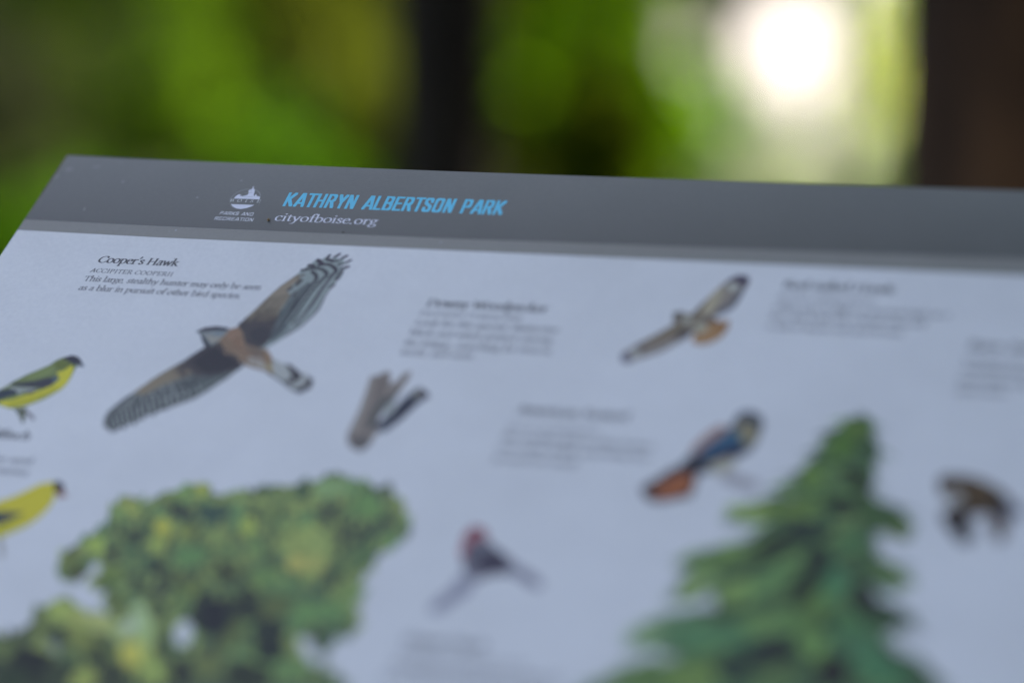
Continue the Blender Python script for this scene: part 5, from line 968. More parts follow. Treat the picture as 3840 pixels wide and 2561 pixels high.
   ["q",[0.056,0.134,0.025],[[457.47,-206.87],[8.21,-5.29],[-0.85,-3.73]]],
   ["q",[0.119,0.182,0.006],[[468.98,-215.09],[3.92,-3.9],[-1.58,-3.3]]],
   ["q",[0.199,0.311,0.066],[[472.12,-238.4],[8.12,-3.93],[-0.42,-2.89]]],
   ["q",[0.272,0.41,0.066],[[407.75,-299.51],[9.23,3.5],[2.01,-4.93]]],
   ["q",[0.157,0.273,0.05],[[387.82,-301.78],[16.1,6.11],[1.62,-3.8]]],
   ["q",[0.157,0.248,0.066],[[437.05,-295.34],[7.84,1.03],[1.14,-4.74]]],
   ["b",[0.049,0.101,0.025],[[442.06,-169.31],[2.8,0.27],[1.0,-4.64]]],
   ["b",[0.01,0.017,0.009],[[442.97,-185.5],[4.15,0.42],[0.99,-4.54]]],
   ["b",[0.02,0.044,0.009],[[447.78,-190.7],[4.13,0.43],[1.65,-7.7]]],
   ["b",[0.006,0.012,0.009],[[442.52,-203.54],[6.84,0.73],[1.12,-5.06]]],
   ["b",[0.137,0.237,0.03],[[439.3,-159.96],[6.11,0.58],[1.16,-5.37]]],
   ["b",[0.101,0.214,0.025],[[435.85,-169.92],[4.68,0.46],[2.04,-9.27]]],
   ["b",[0.167,0.298,0.04],[[427.62,-188.12],[3.62,4.05],[3.96,-5.92]]],
   ["b",[0.11,0.193,0.061],[[437.12,-190.77],[2.77,0.29],[1.29,-5.8]]],
   ["b",[0.137,0.237,0.045],[[430.33,-206.37],[4.59,0.49],[1.16,-5.06]]],
   ["b",[0.147,0.26,0.035],[[421.09,-207.87],[7.14,1.68],[0.95,-3.14]]],
   ["b",[0.078,0.162,0.035],[[431.98,-177.71],[3.31,3.71],[2.88,-4.37]]],
  ],
 },
 'logo': {
  'emblem': [
   ["p",[0.8,0.8,0.8],[[105.69,-29.68],[105.9,-27.82],[106.69,-26.69],[107.23,-26.25],[108.2,-26.66],[109.19,-27.76],[110.16,-27.32],[111.18,-26.75],[111.97,-26.06],[111.54,-25.44],[111.39,-24.42],[110.9,-23.42],[111.31,-22.67],[112.29,-22.1],[112.13,-20.51],[112.35,-19.59],[113.06,-21.8],[113.84,-22.23],[114.53,-24.25],[114.84,-26.03],[115.58,-27.4],[115.88,-25.62],[117.04,-27.25],[118.35,-27.33],[119.02,-28.11],[119.28,-29.63]]],
   ["s",[0.313,0.324,0.267],[[109.71,-25.34],[111.63,-25.23]],0.31],
   ["s",[0.299,0.311,0.247],[[111.6,-24.93],[113.49,-24.98]],0.22],
   ["s",[0.387,0.395,0.333],[[110.91,-23.68],[112.79,-23.7]],0.2],
   ["s",[0.356,0.366,0.299],[[109.6,-28.12],[112.11,-27.73]],0.18],
   ["s",[0.356,0.366,0.299],[[112.39,-27.97],[114.74,-27.63]],0.2],
   ["p",[0.8,0.8,0.8],[[105.74,-33.93],[118.36,-33.86],[117.26,-35.15],[115.16,-36.54],[112.48,-37.36],[110.03,-36.99],[107.78,-35.85]]],
  ],
 },
}
SCUFFS = [(21.33, -9.35, 2.4, 1.0), (6.71, -12.02, 2.8, 1.6), (2.82, -18.23, 1.6, 1.4), (29.63, -42.24, 0.6, 1.6), (33.12, -5.53, 1.2, 0.7), (108.6, -26.99, 0.5, 0.9)]
SEED_AT = (130.38, -45.02)
CRUMB_AT = (171.47, -51.42)

def hull(pts):
    pts = sorted(set(pts))
    if len(pts) < 3: return pts
    def half(seq):
        h = []
        for p in seq:
            while len(h) > 1 and (h[-1][0] - h[-2][0]) * (p[1] - h[-2][1]) - (h[-1][1] - h[-2][1]) * (p[0] - h[-2][0]) <= 0: h.pop()
            h.append(p)
        return h
    a, b = half(pts), half(pts[::-1])
    return a[:-1] + b[:-1]

def smooth(pts, k=4, closed=False):
    if len(pts) < 3: return pts
    out = []
    for i in range(len(pts) - 1):
        p0, p1, p2, p3 = pts[max(i - 1, 0)], pts[i], pts[i + 1], pts[min(i + 2, len(pts) - 1)]
        for j in range(k):
            t = j / k
            out.append(tuple(.5 * (2 * p1[d] + (p2[d] - p0[d]) * t + (2 * p0[d] - 5 * p1[d] + 4 * p2[d] - p3[d]) * t * t + (3 * p1[d] - p0[d] - 3 * p2[d] + p3[d]) * t ** 3) for d in (0, 1)))
    out.append(tuple(pts[-1]))
    return out

def sweep(pts, nib):
    """convex pieces covered by a nib (list of offsets) drawn along a line"""
    out = []
    for a, b in zip(pts, pts[1:]):
        if abs(a[0] - b[0]) + abs(a[1] - b[1]) < 1e-6: continue
        out.append(hull([(a[0] + n[0], a[1] + n[1]) for n in nib] + [(b[0] + n[0], b[1] + n[1]) for n in nib]))
    return out

def round_nib(w, k=8):
    return [(w / 2 * math.cos(2 * math.pi * i / k), w / 2 * math.sin(2 * math.pi * i / k)) for i in range(k)]

def paint(name, polys):
    """one flat mesh from overlapping coloured outlines: the later outline wins"""
    V, F = [], []
    for pts, col in polys:
        ar = sum(a[0] * b[1] - b[0] * a[1] for a, b in zip(pts, pts[1:] + pts[:1]))
        if abs(ar) < 1e-5: continue
        if ar < 0: pts = pts[::-1]
        F.append((list(range(len(V), len(V) + len(pts))), col))
        V += [Vector(p) for p in pts]
    vs, es, fs, ov, oe, of = delaunay_2d_cdt(V, [], [f for f, c in F], 1, 1e-4)
    me = bpy.data.meshes.new(name)
    keep = [(f, max(o)) for f, o in zip(fs, of) if o]
    me.from_pydata([(v.x * MM, v.y * MM, 0) for v in vs], [], [f for f, o in keep])
    at = me.color_attributes.new('ink', 'FLOAT_COLOR', 'CORNER')
    cols = np.ones((sum(len(f) for f, o in keep), 4), np.float32)
    i = 0
    for f, o in keep:
        cols[i:i + len(f), :3] = F[o][1]; i += len(f)
    at.data.foreach_set('color', cols.ravel())
    me.update()
    return me

def art_polys(items, seed):
    rng = random.Random(seed)
    out = []
    for it in items:
        col = it[1]
        if it[0] == 'p': out.append(([tuple(q) for q in it[2]], col))
        elif it[0] == 's':
            for pc in sweep(smooth([tuple(q) for q in it[2]], 4), round_nib(it[3])): out.append((pc, col))
        elif it[0] == 'n':                             # short feather strokes scattered inside an outline
            poly = [tuple(q) for q in it[2]]
            (dx, dy), ln, wd, cnt, jit = it[3], it[4], it[5], it[6], it[7]
            x0, x1 = min(p[0] for p in poly), max(p[0] for p in poly)
            y0, y1 = min(p[1] for p in poly), max(p[1] for p in poly)
            done = 0
            for _ in range(cnt * 12):
                if done >= cnt: break
                x, y = rng.uniform(x0, x1), rng.uniform(y0, y1)
                ins = False
                for (ax, ay), (bx, by) in zip(poly, poly[1:] + poly[:1]):
                    if (ay > y) != (by > y) and x < (bx - ax) * (y - ay) / (by - ay) + ax: ins = not ins
                if not ins: continue
                done += 1
                t = rng.uniform(-.35, .35)
                ux, uy = dx * math.cos(t) - dy * math.sin(t), dx * math.sin(t) + dy * math.cos(t)
                l, w = ln * rng.uniform(.6, 1.3), wd * rng.uniform(.6, 1.3)
                g = rng.uniform(1 - jit, 1 + jit)
                out.append(([(x - ux * l, y - uy * l), (x + uy * w, y - ux * w), (x + ux * l, y + uy * l), (x - uy * w, y + ux * w)], [min(.8, q * g) for q in col]))
        else:
            c, a, b = it[2]
            def oval(u, v, su, k, jit):
                pts = []
                for i in range(k):
                    t = 2 * math.pi * i / k
                    r = su * (1 + rng.uniform(-jit, jit))
                    uu, vv = u + r * math.cos(t), v + r * math.sin(t)
                    pts.append((c[0] + a[0] * uu + b[0] * vv, c[1] + a[1] * uu + b[1] * vv))
                return pts
            if it[0] == 'q':                           # a bough: tapered needle sprays along its length
                out.append((oval(0, 0, .8, 11, .2), [.5 * x + .5 * d for x, d in zip(col, items[0][1])]))
                for _ in range(26):
                    u, v, g = rng.uniform(-.95, .75), rng.uniform(-.9, .9), rng.uniform(.72, 1.28)
                    l, w, sl = rng.uniform(.22, .5), rng.uniform(.10, .22), rng.uniform(-.9, .9)
                    pp = [(u - l, v - sl * l), (u, v - w), (u + l, v + sl * l), (u, v + w)]
                    out.append(([(c[0] + a[0] * p + b[0] * q, c[1] + a[1] * p + b[1] * q) for p, q in pp], [min(.8, x * g) for x in col]))
            elif it[0] == 'e': out.append((oval(0, 0, 1, 20, .05), col))
            else:
                out.append((oval(0, 0, .8, 11, .25), col))
                for _ in range(10):
                    t, r = rng.uniform(0, 6.28), rng.uniform(.3, .95)
                    g, f = rng.uniform(.8, 1.2), rng.uniform(0, .5) * r
                    out.append((oval(r * math.cos(t), r * math.sin(t), rng.uniform(.14, .32), 7, .35),
                                [min(.8, (x * (1 - f) + d * f) * g) for x, d in zip(col, items[0][1])]))
    return out

LABELS = {
 'hawk_illustration': 'brown and grey barred hawk printed with wings spread',
 'olive_goldfinch_illustration': 'olive and yellow goldfinch with black cap',
 'yellow_goldfinch_illustration': 'bright yellow goldfinch with black forehead',
 'woodpecker_illustration': 'grey stump with a dark woodpecker',
 'red_tailed_hawk_illustration': 'small soaring hawk with rust tail',
 'kestrel_illustration': 'kestrel with blue wing and rust tail',
 'house_finch_illustration': 'grey finch with red head on a twig',
 'brown_bird_illustration': 'dark brown bird at the right',
 'leafy_tree_illustration': 'broad green leafy tree',
 'pale_tree_illustration': 'yellow green tree in the lower left corner',
 'conifer_illustration': 'pointed green conifer',
 'logo': 'white round emblem with a domed building'}
MAIN = {'hawk_illustration': 'body', 'red_tailed_hawk_illustration': 'body', 'kestrel_illustration': 'body', 'olive_goldfinch_illustration': 'body',
        'yellow_goldfinch_illustration': 'body', 'woodpecker_illustration': 'bird', 'house_finch_illustration': 'body', 'brown_bird_illustration': 'body',
        'leafy_tree_illustration': 'crown', 'pale_tree_illustration': 'crown', 'conifer_illustration': 'crown', 'logo': 'emblem'}
parts = {}
for idx, (nm, groups) in enumerate(ART.items()):
    zs = {g: .05 + .03 * i + (.02 if nm == 'pale_tree_illustration' else 0) for i, g in enumerate(groups)}
    mg = MAIN[nm]
    extra = []
    if nm == 'logo':                                   # the thin ring round the emblem
        ring = [(111.62 + 7.6 * math.cos(R(t)), -29.65 + 7.6 * math.sin(R(t))) for t in range(0, 361, 8)]
        ring = [p for p in ring if p[1] > -31.6 or p[1] < -34.6]
        for a, b in zip(ring, ring[1:]):
            if math.dist(a, b) < 2:
                for pc in sweep([a, b], round_nib(.34)): extra.append((pc, (.32, .33, .30)))
    o = sheet_part(nm, paint(nm, extra + art_polys(groups[mg], idx)), M_INK, zs[mg], None, LABELS[nm])
    parts[nm] = o
    for g, items in groups.items():
        if g == mg: continue
        sheet_part(g.split('.')[0], paint(g, art_polys(items, idx + 50)), M_INK, zs[g] - zs[mg], o)

# ---- lettering: a broad-nib roman and a condensed sans, drawn stroke by stroke
# s = curved stroke, l = straight stroke, t = small serif at a point; x-height 1, capitals 1.4
G = {
 'a': (.66, 's .12 .8 .22 .97 .38 .98 .47 .82 .46 .2 .5 .03 .62 .06', 's .46 .58 .2 .48 .06 .26 .14 .03 .3 .02 .46 .2'),
 'b': (.76, 'l .14 1.6 .14 .06', 's .14 .62 .28 .95 .46 .98 .64 .76 .64 .3 .46 .02 .28 .02 .14 .1', 't .06 1.58'),
 'c': (.62, 's .54 .8 .46 .97 .32 .99 .12 .8 .07 .45 .16 .1 .36 .01 .56 .16'),
 'd': (.78, 'l .58 1.6 .58 .1', 's .58 .66 .42 .98 .26 .98 .08 .7 .08 .3 .24 .02 .42 .04 .58 .3', 't .5 1.58', 't .66 .03'),
 'e': (.64, 'l .1 .58 .54 .6', 's .54 .6 .5 .9 .32 1 .14 .85 .07 .45 .16 .1 .36 .01 .57 .16'),
 'f': (.44, 's .54 1.48 .44 1.62 .3 1.56 .22 1.3 .2 .9 .2 0', 'l .04 .97 .44 .97', 't .2 .01', 't .28 .01'),
 'g': (.66, 's .3 .98 .12 .86 .1 .58 .24 .4 .42 .48 .5 .76 .42 .95 .3 .98', 'l .42 .94 .64 .94', 's .2 .4 .1 .24 .22 .1 .5 .04 .6 -.16 .46 -.42 .2 -.46 .02 -.32 .06 -.1 .2 .04'),
 'h': (.8, 'l .15 1.6 .15 0', 's .15 .6 .32 .95 .48 .98 .6 .8 .6 0', 't .07 1.58', 't .15 .01', 't .6 .01'),
 'i': (.34, 'l .16 .98 .16 0', 'd .16 1.4', 't .1 .96', 't .16 .01'),
 'j': (.34, 's .18 .98 .18 -.2 .08 -.5 -.08 -.5', 'd .18 1.4', 't .1 .96'),
 'k': (.74, 'l .15 1.6 .15 0', 'l .18 .46 .56 .96', 'l .28 .58 .66 .02', 't .07 1.58', 't .15 .01', 't .58 .97', 't .68 .01'),
 'l': (.34, 'l .16 1.6 .16 0', 't .08 1.58', 't .16 .01'),
 'm': (1.18, 'l .15 .98 .15 0', 's .15 .6 .3 .94 .44 .98 .56 .8 .56 0', 's .56 .6 .72 .94 .86 .98 .98 .8 .98 0', 't .08 .96', 't .15 .01', 't .56 .01', 't .98 .01'),
 'n': (.8, 'l .15 .98 .15 0', 's .15 .6 .32 .95 .48 .98 .6 .8 .6 0', 't .08 .96', 't .15 .01', 't .6 .01'),
 'o': (.74, 's .36 .99 .14 .84 .07 .5 .16 .12 .36 .01 .56 .14 .66 .5 .58 .86 .36 .99 .22 .93'),
 'p': (.78, 'l .15 .98 .15 -.56', 's .15 .66 .32 .96 .48 .98 .66 .74 .64 .28 .46 .02 .3 .02 .15 .14', 't .08 .96', 't .15 -.55'),
 'q': (.78, 'l .58 .98 .58 -.56', 's .58 .66 .42 .98 .26 .98 .08 .7 .08 .3 .24 .02 .42 .04 .58 .3', 't .58 -.55'),
 'r': (.54, 'l .15 .98 .15 0', 's .15 .58 .28 .9 .42 .98 .52 .9', 't .08 .96', 't .15 .01', 't .22 .01'),
 's': (.52, 's .42 .78 .36 .96 .22 .98 .1 .82 .16 .62 .36 .42 .44 .22 .34 .03 .18 .01 .06 .2'),
 't': (.46, 's .2 1.22 .2 .2 .28 .03 .44 .08', 'l .04 .97 .42 .97'),
 'u': (.8, 's .15 .96 .15 .26 .26 .03 .42 .03 .6 .34', 'l .6 .98 .6 .04', 't .09 .96', 't .54 .96', 't .68 .03'),
 'v': (.68, 'l .08 .98 .34 .02', 'l .34 .02 .58 .98', 't .08 .97', 't .6 .97'),
 'w': (1.0, 'l .08 .98 .3 .02', 'l .3 .02 .5 .94', 'l .5 .94 .7 .02', 'l .7 .02 .92 .98', 't .08 .97', 't .92 .97'),
 'x': (.68, 'l .1 .98 .58 .02', 'l .56 .98 .08 .02', 't .1 .97', 't .58 .02'),
 'y': (.68, 'l .08 .98 .36 .06', 's .6 .98 .34 .02 .2 -.4 .02 -.5', 't .08 .97', 't .6 .97'),
 'z': (.6, 'l .08 .96 .52 .96', 'l .52 .96 .06 .03', 'l .06 .03 .54 .03'),
 '.': (.30, 'd .1 .04'), ',': (.32, 's .12 .1 .14 -.05 .04 -.25'), "'": (.26, 's .2 1.6 .22 1.45 .12 1.2'), '-': (.42, 'l .06 .45 .36 .45'), ' ': (.38,),
 'A': (.98, 'l .08 0 .55 1.4', 'l .55 1.4 .84 0', 'l .22 .48 .74 .48', 't .08 0', 't .84 0'),
 'B': (.88, 'l .2 0 .2 1.4', 's .2 1.38 .55 1.36 .68 1.08 .5 .78 .2 .74', 's .3 .74 .66 .68 .8 .36 .6 .04 .2 .02', 't .12 1.39', 't .12 .01'),
 'C': (.98, 's .9 1.08 .84 1.34 .6 1.4 .26 1.2 .07 .7 .16 .2 .45 0 .74 .05 .92 .3'),
 'D': (1.08, 'l .2 0 .2 1.4', 's .2 1.38 .6 1.36 .95 1 .95 .5 .65 .06 .2 .02', 't .12 1.39', 't .12 .01'),
 'E': (.84, 'l .2 0 .2 1.4', 'l .2 1.37 .74 1.37', 'l .2 .72 .6 .72', 'l .2 .03 .76 .03', 'l .74 1.37 .74 1.15', 'l .76 .03 .78 .28', 't .1 1.38', 't .1 .02'),
 'F': (.78, 'l .2 0 .2 1.4', 'l .2 1.37 .74 1.37', 'l .2 .72 .6 .72', 'l .74 1.37 .74 1.15', 't .12 1.38', 't .2 0'),
 'G': (1.05, 's .9 1.08 .84 1.34 .6 1.4 .26 1.2 .07 .7 .16 .2 .45 0 .74 .05 .86 .25', 'l .86 .6 .86 .06', 't .86 .62'),
 'H': (1.12, 'l .2 0 .2 1.4', 'l .88 0 .88 1.4', 'l .2 .72 .88 .72', 't .2 0', 't .2 1.4', 't .88 0', 't .88 1.4'),
 'I': (.48, 'l .24 0 .24 1.4', 't .24 0', 't .24 1.4'),
 'J': (.5, 's .3 1.4 .3 .4 .2 -.1 -.02 -.2', 't .3 1.4'),
 'K': (1.0, 'l .2 0 .2 1.4', 'l .24 .7 .8 1.4', 'l .34 .82 .9 0', 't .2 0', 't .2 1.4', 't .8 1.4', 't .9 0'),
 'L': (.82, 'l .2 0 .2 1.4', 'l .2 .03 .74 .03', 'l .74 .03 .77 .3', 't .2 1.4', 't .12 .01'),
 'M': (1.32, 'l .18 0 .22 1.4', 'l .22 1.4 .64 .1', 'l .64 .1 1.08 1.4', 'l 1.08 1.4 1.14 0', 't .18 0', 't 1.14 0', 't .16 1.4', 't 1.14 1.4'),
 'N': (1.14, 'l .2 0 .2 1.4', 'l .2 1.4 .92 0', 'l .92 0 .92 1.4', 't .2 0', 't .14 1.4', 't .92 1.4'),
 'O': (1.08, 's .54 1.4 .2 1.2 .07 .7 .18 .2 .5 0 .82 .2 .98 .7 .86 1.2 .54 1.4 .36 1.35'),
 'P': (.84, 'l .2 0 .2 1.4', 's .2 1.38 .58 1.36 .74 1.05 .56 .72 .2 .66', 't .2 0', 't .12 1.39'),
 'R': (.94, 'l .2 0 .2 1.4', 's .2 1.38 .56 1.36 .7 1.06 .54 .76 .2 .7', 'l .46 .72 .86 0', 't .2 0', 't .12 1.39', 't .88 0'),
 'S': (.74, 's .62 1.12 .58 1.34 .38 1.4 .16 1.22 .2 .92 .5 .62 .62 .34 .5 .05 .25 0 .1 .1 .08 .32'),
 'T': (.9, 'l .45 0 .45 1.4', 'l .06 1.37 .84 1.37', 'l .06 1.37 .04 1.14', 'l .84 1.37 .86 1.14', 't .45 0'),
 'U': (1.06, 's .2 1.4 .2 .4 .34 .04 .6 0 .82 .14 .88 .45 .88 1.4', 't .2 1.4', 't .88 1.4'),
 'V': (.98, 'l .1 1.4 .48 0', 'l .48 0 .88 1.4', 't .1 1.4', 't .88 1.4'),
 'W': (1.4, 'l .1 1.4 .4 0', 'l .4 0 .72 1.3', 'l .72 1.3 1.0 0', 'l 1.0 0 1.32 1.4', 't .1 1.4', 't 1.32 1.4'),
 'Y': (.94, 'l .1 1.4 .46 .66', 'l .46 .66 .84 1.4', 'l .46 .66 .46 0', 't .46 0', 't .1 1.4', 't .84 1.4'),
 'X': (.98, 'l .1 0 .86 1.4', 'l .1 1.4 .86 0'),
}
SANS = {  # strokes on a unit cap height
 'A': (.60, '0 0 .26 1 .34 1 .52 0', '.1 .24 .46 .24'), 'B': (.54, '0 0 0 1 .3 1 .4 .9 .4 .62 .3 .52 0 .52', '.3 .52 .42 .4 .42 .1 .32 0 0 0'),
 'C': (.56, '.42 .72 .42 .88 .34 1 .1 1 0 .88 0 .12 .1 0 .34 0 .42 .12 .42 .28'), 'D': (.56, '0 0 0 1 .3 1 .42 .86 .42 .14 .3 0 0 0'),
 'E': (.48, '.36 1 0 1 0 0 .36 0', '0 .52 .3 .52'), 'H': (.58, '0 0 0 1', '.42 0 .42 1', '0 .5 .42 .5'), 'I': (.18, '0 0 0 1'),
 'K': (.56, '0 0 0 1', '.44 1 .06 .42', '.14 .54 .44 0'), 'L': (.44, '0 1 0 0 .32 0'), 'N': (.60, '0 0 0 1', '.02 1 .4 0', '.42 0 .42 1'),
 'O': (.58, '.1 0 0 .12 0 .88 .1 1 .32 1 .42 .88 .42 .12 .32 0 .1 0'), 'P': (.52, '0 0 0 1 .3 1 .4 .88 .4 .58 .3 .46 0 .46'),
 'R': (.55, '0 0 0 1 .3 1 .4 .88 .4 .62 .3 .5 0 .5', '.24 .5 .42 0'), 'S': (.52, '.38 .74 .38 .88 .28 1 .1 1 0 .88 0 .68 .08 .58 .3 .44 .38 .34 .38 .12 .28 0 .1 0 0 .12 0 .26'),
 'T': (.48, '.2 0 .2 1', '-.02 1 .42 1'), 'Y': (.54, '0 1 .22 .46 .44 1', '.22 .46 .22 0'), ' ': (.26,)}

STYLE = {  # nib length, nib thickness, nib angle, slant, letter spacing
 'head': (.23, .115, 22, .06, .0), 'body': (.185, .10, 22, .05, .0), 'web': (.165, .075, 22, .0, .04), 'caps': (.19, .11, 22, .05, .12), 'boise': (.16, .08, 22, 0, .75)}

def nums(t):
    v = [float(x) for x in t.split()]
    return list(zip(v[::2], v[1::2]))

def letter(ch, style):
    """(advance, convex pieces) of one letter, x-height (serif) or cap height (sans) = 1"""
    out = []
    if style in ('title', 'sans'):
        g = SANS[ch]
        nx, ny, sx = (.150, .125, .78) if style == 'title' else (.13, .135, 1.55)
        nib = [(-nx / 2, -ny / 2), (nx / 2, -ny / 2), (nx / 2, ny / 2), (-nx / 2, ny / 2)]
        sl = -.03 if style == 'title' else .0
        for s in g[1:]:
            pts = [(x * sx + nx / 2, ny / 2 + y * (1 - ny)) for x, y in nums(s)]
            if style == 'sans' and ch in 'COS': pts = smooth(pts, 3)
            out += sweep(pts, nib)
        out = [[(x + sl * y, y) for x, y in pc] for pc in out]
        return g[0] * sx + (.115 if style == 'title' else .15), out
    a, th, ang, sl, sp = STYLE[style]
    ca, sa = math.cos(R(ang)), math.sin(R(ang))
    nib = [(u * ca - v * sa, u * sa + v * ca) for u, v in [(a / 2 * math.cos(t), th / 2 * math.sin(t)) for t in [i * math.pi / 4 for i in range(8)]]]
    g = G[ch]
    for s in g[1:]:
        pts = nums(s[2:])
        if s[0] == 's': pts = smooth(pts, 4)
        elif s[0] == 't': pts = [(pts[0][0] - .13, pts[0][1]), (pts[0][0] + .13, pts[0][1])]
        if s[0] == 'd':
            x, y = pts[0]
            out.append([(x + n[0] * 1.05, y + n[1] * 1.05) for n in round_nib(a * 1.25)])
        elif s[0] == 't': out += sweep(pts, round_nib(th, 6))
        else: out += sweep(pts, nib)
    out = [[(x + sl * y, y) for x, y in pc] for pc in out]
    return g[0] + sp, out

TEXT = [
 ('title_lettering', 'KATHRYN ALBERTSON PARK', 'title', [133.12, -33.97], 245.04, 10.45, [0.137, 0.652, 0.8], 1.0),
 ('web_address_lettering', 'cityofboise.org', 'web', [132.97, -44.78], 185.88, 3.65, [0.8, 0.8, 0.8], 1.0),
 ('department_lettering', 'PARKS AND', 'sans', [103.01, -42.11], 120.59, 2.55, [0.8, 0.8, 0.761], 1.0),
 ('department_lettering', 'RECREATION', 'sans', [101.9, -46.22], 122.19, 2.55, [0.8, 0.8, 0.761], 1.0),
 ('logo>name', 'BOISE', 'boise', [104.29, -32.06], 120.58, 1.9, [0.766, 0.775, 0.674], 1.0),
 ('logo>motto', 'CITY OF TREES', 'boise', [104.46, -33.9], 120.93, 1.0, [0.327, 0.318, 0.237], 1.0),
 ('hawk_caption>heading', "Cooper's Hawk", 'head', [54.48, -80.89], 97.46, 3.28, [0.101, 0.101, 0.091], 1.0),
 ('hawk_caption>body_text', 'ACCIPITER COOPERII', 'caps', [53.62, -88.14], 97.26, 2.75, [0.157, 0.153, 0.141], 1.0),
 ('hawk_caption>body_text', 'This large, stealthy hunter may only be seen', 'body', [54.09, -94.53], 145.71, 2.47, [0.157, 0.153, 0.141], 1.0),
 ('hawk_caption>body_text', 'as a blur in pursuit of other bird species.', 'body', [53.49, -101.09], 137.89, 2.47, [0.157, 0.153, 0.141], 1.0),
 ('woodpecker_caption>heading', 'Downy Woodpecker', 'head', [229.53, -99.38], 286.75, 3.28, [0.101, 0.101, 0.091], 1.0),
 ('woodpecker_caption>body_text', 'PICOIDES PUBESCENS', 'caps', [228.85, -105.69], 277.25, 2.75, [0.157, 0.153, 0.141], 1.0),
 ('woodpecker_caption>body_text', "Look for this species' distinctive", 'body', [228.82, -112.24], 296.62, 2.47, [0.157, 0.153, 0.141], 1.0),
 ('woodpecker_caption>body_text', 'black and white pattern among', 'body', [228.7, -118.91], 296.02, 2.47, [0.157, 0.153, 0.141], 1.0),
 ('woodpecker_caption>body_text', 'the foliage, searching for insects,', 'body', [228.63, -125.86], 297.62, 2.47, [0.157, 0.153, 0.141], 1.0),
 ('woodpecker_caption>body_text', 'seeds, and nuts.', 'body', [228.51, -131.9], 263.5, 2.47, [0.157, 0.153, 0.141], 1.0),
 ('kestrel_caption>heading', 'American Kestrel', 'head', [292.93, -163.82], 343.08, 3.28, [0.101, 0.101, 0.091], 1.0),
 ('kestrel_caption>body_text', 'FALCO SPARVERIUS', 'caps', [292.62, -173.22], 332.64, 2.75, [0.157, 0.153, 0.141], 1.0),
 ('kestrel_caption>body_text', 'The smallest falcon often hovers', 'body', [292.08, -179.8], 358.66, 2.47, [0.157, 0.153, 0.141], 1.0),
 ('kestrel_caption>body_text', 'over open fields, searching the', 'body', [291.89, -186.14], 358.32, 2.47, [0.157, 0.153, 0.141], 1.0),
 ('kestrel_caption>body_text', 'ground for small', 'body', [292.21, -192.96], 328.82, 2.47, [0.157, 0.153, 0.141], 1.0),
 ('red_tailed_hawk_caption>heading', 'Red-tailed Hawk', 'head', [388.59, -75.42], 438.24, 3.28, [0.101, 0.101, 0.091], 1.0),
 ('red_tailed_hawk_caption>body_text', 'BUTEO JAMAICENSIS', 'caps', [388.23, -82.6], 430.73, 2.75, [0.157, 0.153, 0.141], 1.0),
 ('red_tailed_hawk_caption>body_text', 'Often seen in flight or perched high on a', 'body', [387.93, -89.47], 464.06, 2.47, [0.157, 0.153, 0.141], 1.0),
 ('red_tailed_hawk_caption>body_text', 'tree, this hawk has a broad wing and', 'body', [387.9, -95.73], 455.61, 2.47, [0.157, 0.153, 0.141], 1.0),
 ('red_tailed_hawk_caption>body_text', 'a tail of warm red and brown.', 'body', [388.2, -102.28], 447.2, 2.47, [0.157, 0.153, 0.141], 1.0),
 ('brown_bird_caption>heading', 'Barn Swallow', 'head', [474.94, -107.72], 514.78, 3.28, [0.101, 0.101, 0.091], 1.0),
 ('brown_bird_caption>body_text', 'HIRUNDO RUSTICA', 'caps', [475.14, -116.32], 508.61, 2.75, [0.157, 0.153, 0.141], 1.0),
 ('brown_bird_caption>body_text', 'A small bird that feeds on', 'body', [475.03, -121.75], 513.76, 2.47, [0.157, 0.153, 0.141], 1.0),
 ('brown_bird_caption>body_text', 'insects while in flight over', 'body', [475.31, -128.87], 514.89, 2.47, [0.157, 0.153, 0.141], 1.0),
 ('brown_bird_caption>body_text', 'open water.', 'body', [475.1, -134.71], 496.6, 2.47, [0.157, 0.153, 0.141], 1.0),
 ('house_finch_caption>heading', 'House Finch', 'head', [288.39, -296.27], 322.85, 3.28, [0.101, 0.101, 0.091], 1.0),
 ('house_finch_caption>body_text', 'HAEMORHOUS MEXICANUS', 'caps', [287.88, -303.31], 341.87, 2.75, [0.157, 0.153, 0.141], 1.0),
 ('house_finch_caption>body_text', 'A common bird with a cheerful', 'body', [287.12, -308.97], 356.41, 2.47, [0.157, 0.153, 0.141], 1.0),
 ('house_finch_caption>body_text', 'song found near trees and', 'body', [285.94, -315.06], 354.14, 2.47, [0.157, 0.153, 0.141], 1.0),
 ('goldfinch_caption>heading', 'Lesser Goldfinch', 'head', [23.97, -201.61], 75.46, 3.28, [0.101, 0.101, 0.091], 1.0),
 ('goldfinch_caption>body_text', 'flocks gather near seed', 'body', [23.64, -216.24], 84.23, 2.47, [0.157, 0.153, 0.141], 1.0),
 ('goldfinch_caption>body_text', 'on open thistle stems', 'body', [24.44, -223.02], 85.19, 2.47, [0.157, 0.153, 0.141], 1.0),
]
lettering = {}
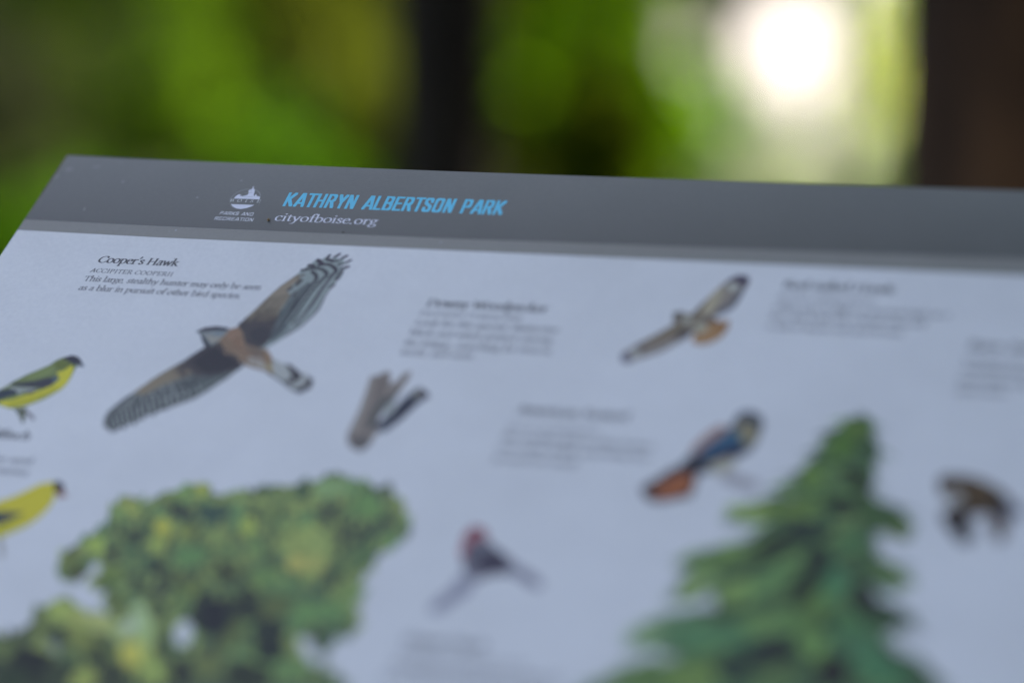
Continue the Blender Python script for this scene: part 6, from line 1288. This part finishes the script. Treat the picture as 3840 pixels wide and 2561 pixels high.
for part, txt, style, (x0, y0), x1, size, col, wgt in TEXT:
    pen, pieces = 0.0, []
    for ch in txt:
        adv, pcs = letter(ch, style)
        pieces += [[(x + pen, y) for x, y in pc] for pc in pcs]
        pen += adv
    xs = [x for pc in pieces for x, y in pc if y < .7] or [0]
    lo, hi = min(xs), max(xs)
    k = (x1 - x0) / (hi - lo)
    s = size / 1.4 if style in ('caps', 'boise') else size
    lettering.setdefault(part if part.startswith('logo') else part.split('>')[0], []).extend([([(x0 + (x - lo) * k, y0 + y * s) for x, y in pc], col) for pc in pieces])
for nm, polys in lettering.items():
    if '>' in nm:
        pn, sub = nm.split('>')
        sheet_part(sub + '_lettering', paint(nm, polys), M_INK, .04, parts['logo'])
    else:
        sheet_part(nm, paint(nm, polys), M_INK, .05)

# ---- pale scuffs worn into the band near its corner
rng = random.Random(17)
for u, v, ru, rv in SCUFFS:
    pts = [(u + ru * rng.uniform(.5, 1.2) * math.cos(R(t)), v + rv * rng.uniform(.5, 1.2) * math.sin(R(t))) for t in range(0, 360, 30)]
    sheet_part('scuff_mark', paint('scuff_mark', [(pts, (.235, .240, .205))]), M_INK, .06)

# ------------------------------------------------------------------ bits of debris lying on the sign
def speck(name, label, cat, u, v, size, seed, mat):
    rng = random.Random(seed)
    bm = bmesh.new()
    bmesh.ops.create_icosphere(bm, subdivisions=2, radius=1)
    for vtx in bm.verts:
        k = 1 + rng.uniform(-.15, .15)
        vtx.co = Vector((vtx.co.x * size * .5 * k, vtx.co.y * size * .36 * k, vtx.co.z * size * .28 * k)) * MM
    me = bpy.data.meshes.new(name); bm.to_mesh(me); bm.free()
    o = link(name, me, mat)
    o.matrix_world = SHEET @ Matrix.Translation((u * MM, v * MM, size * .28 * MM + .05 * MM)) @ Matrix.Rotation(rng.uniform(0, 3), 4, 'Z')
    tag(o, label, cat)
speck('seed_husk', 'tiny tan seed husk on the grey band just left of the web address', 'seed', *SEED_AT, 2.0, 3, M_SEED)
speck('dirt_crumb', 'tiny dark crumb of dirt at the lower edge of the grey heading band', 'dirt', *CRUMB_AT, 0.9, 5, BARK_BROWN)
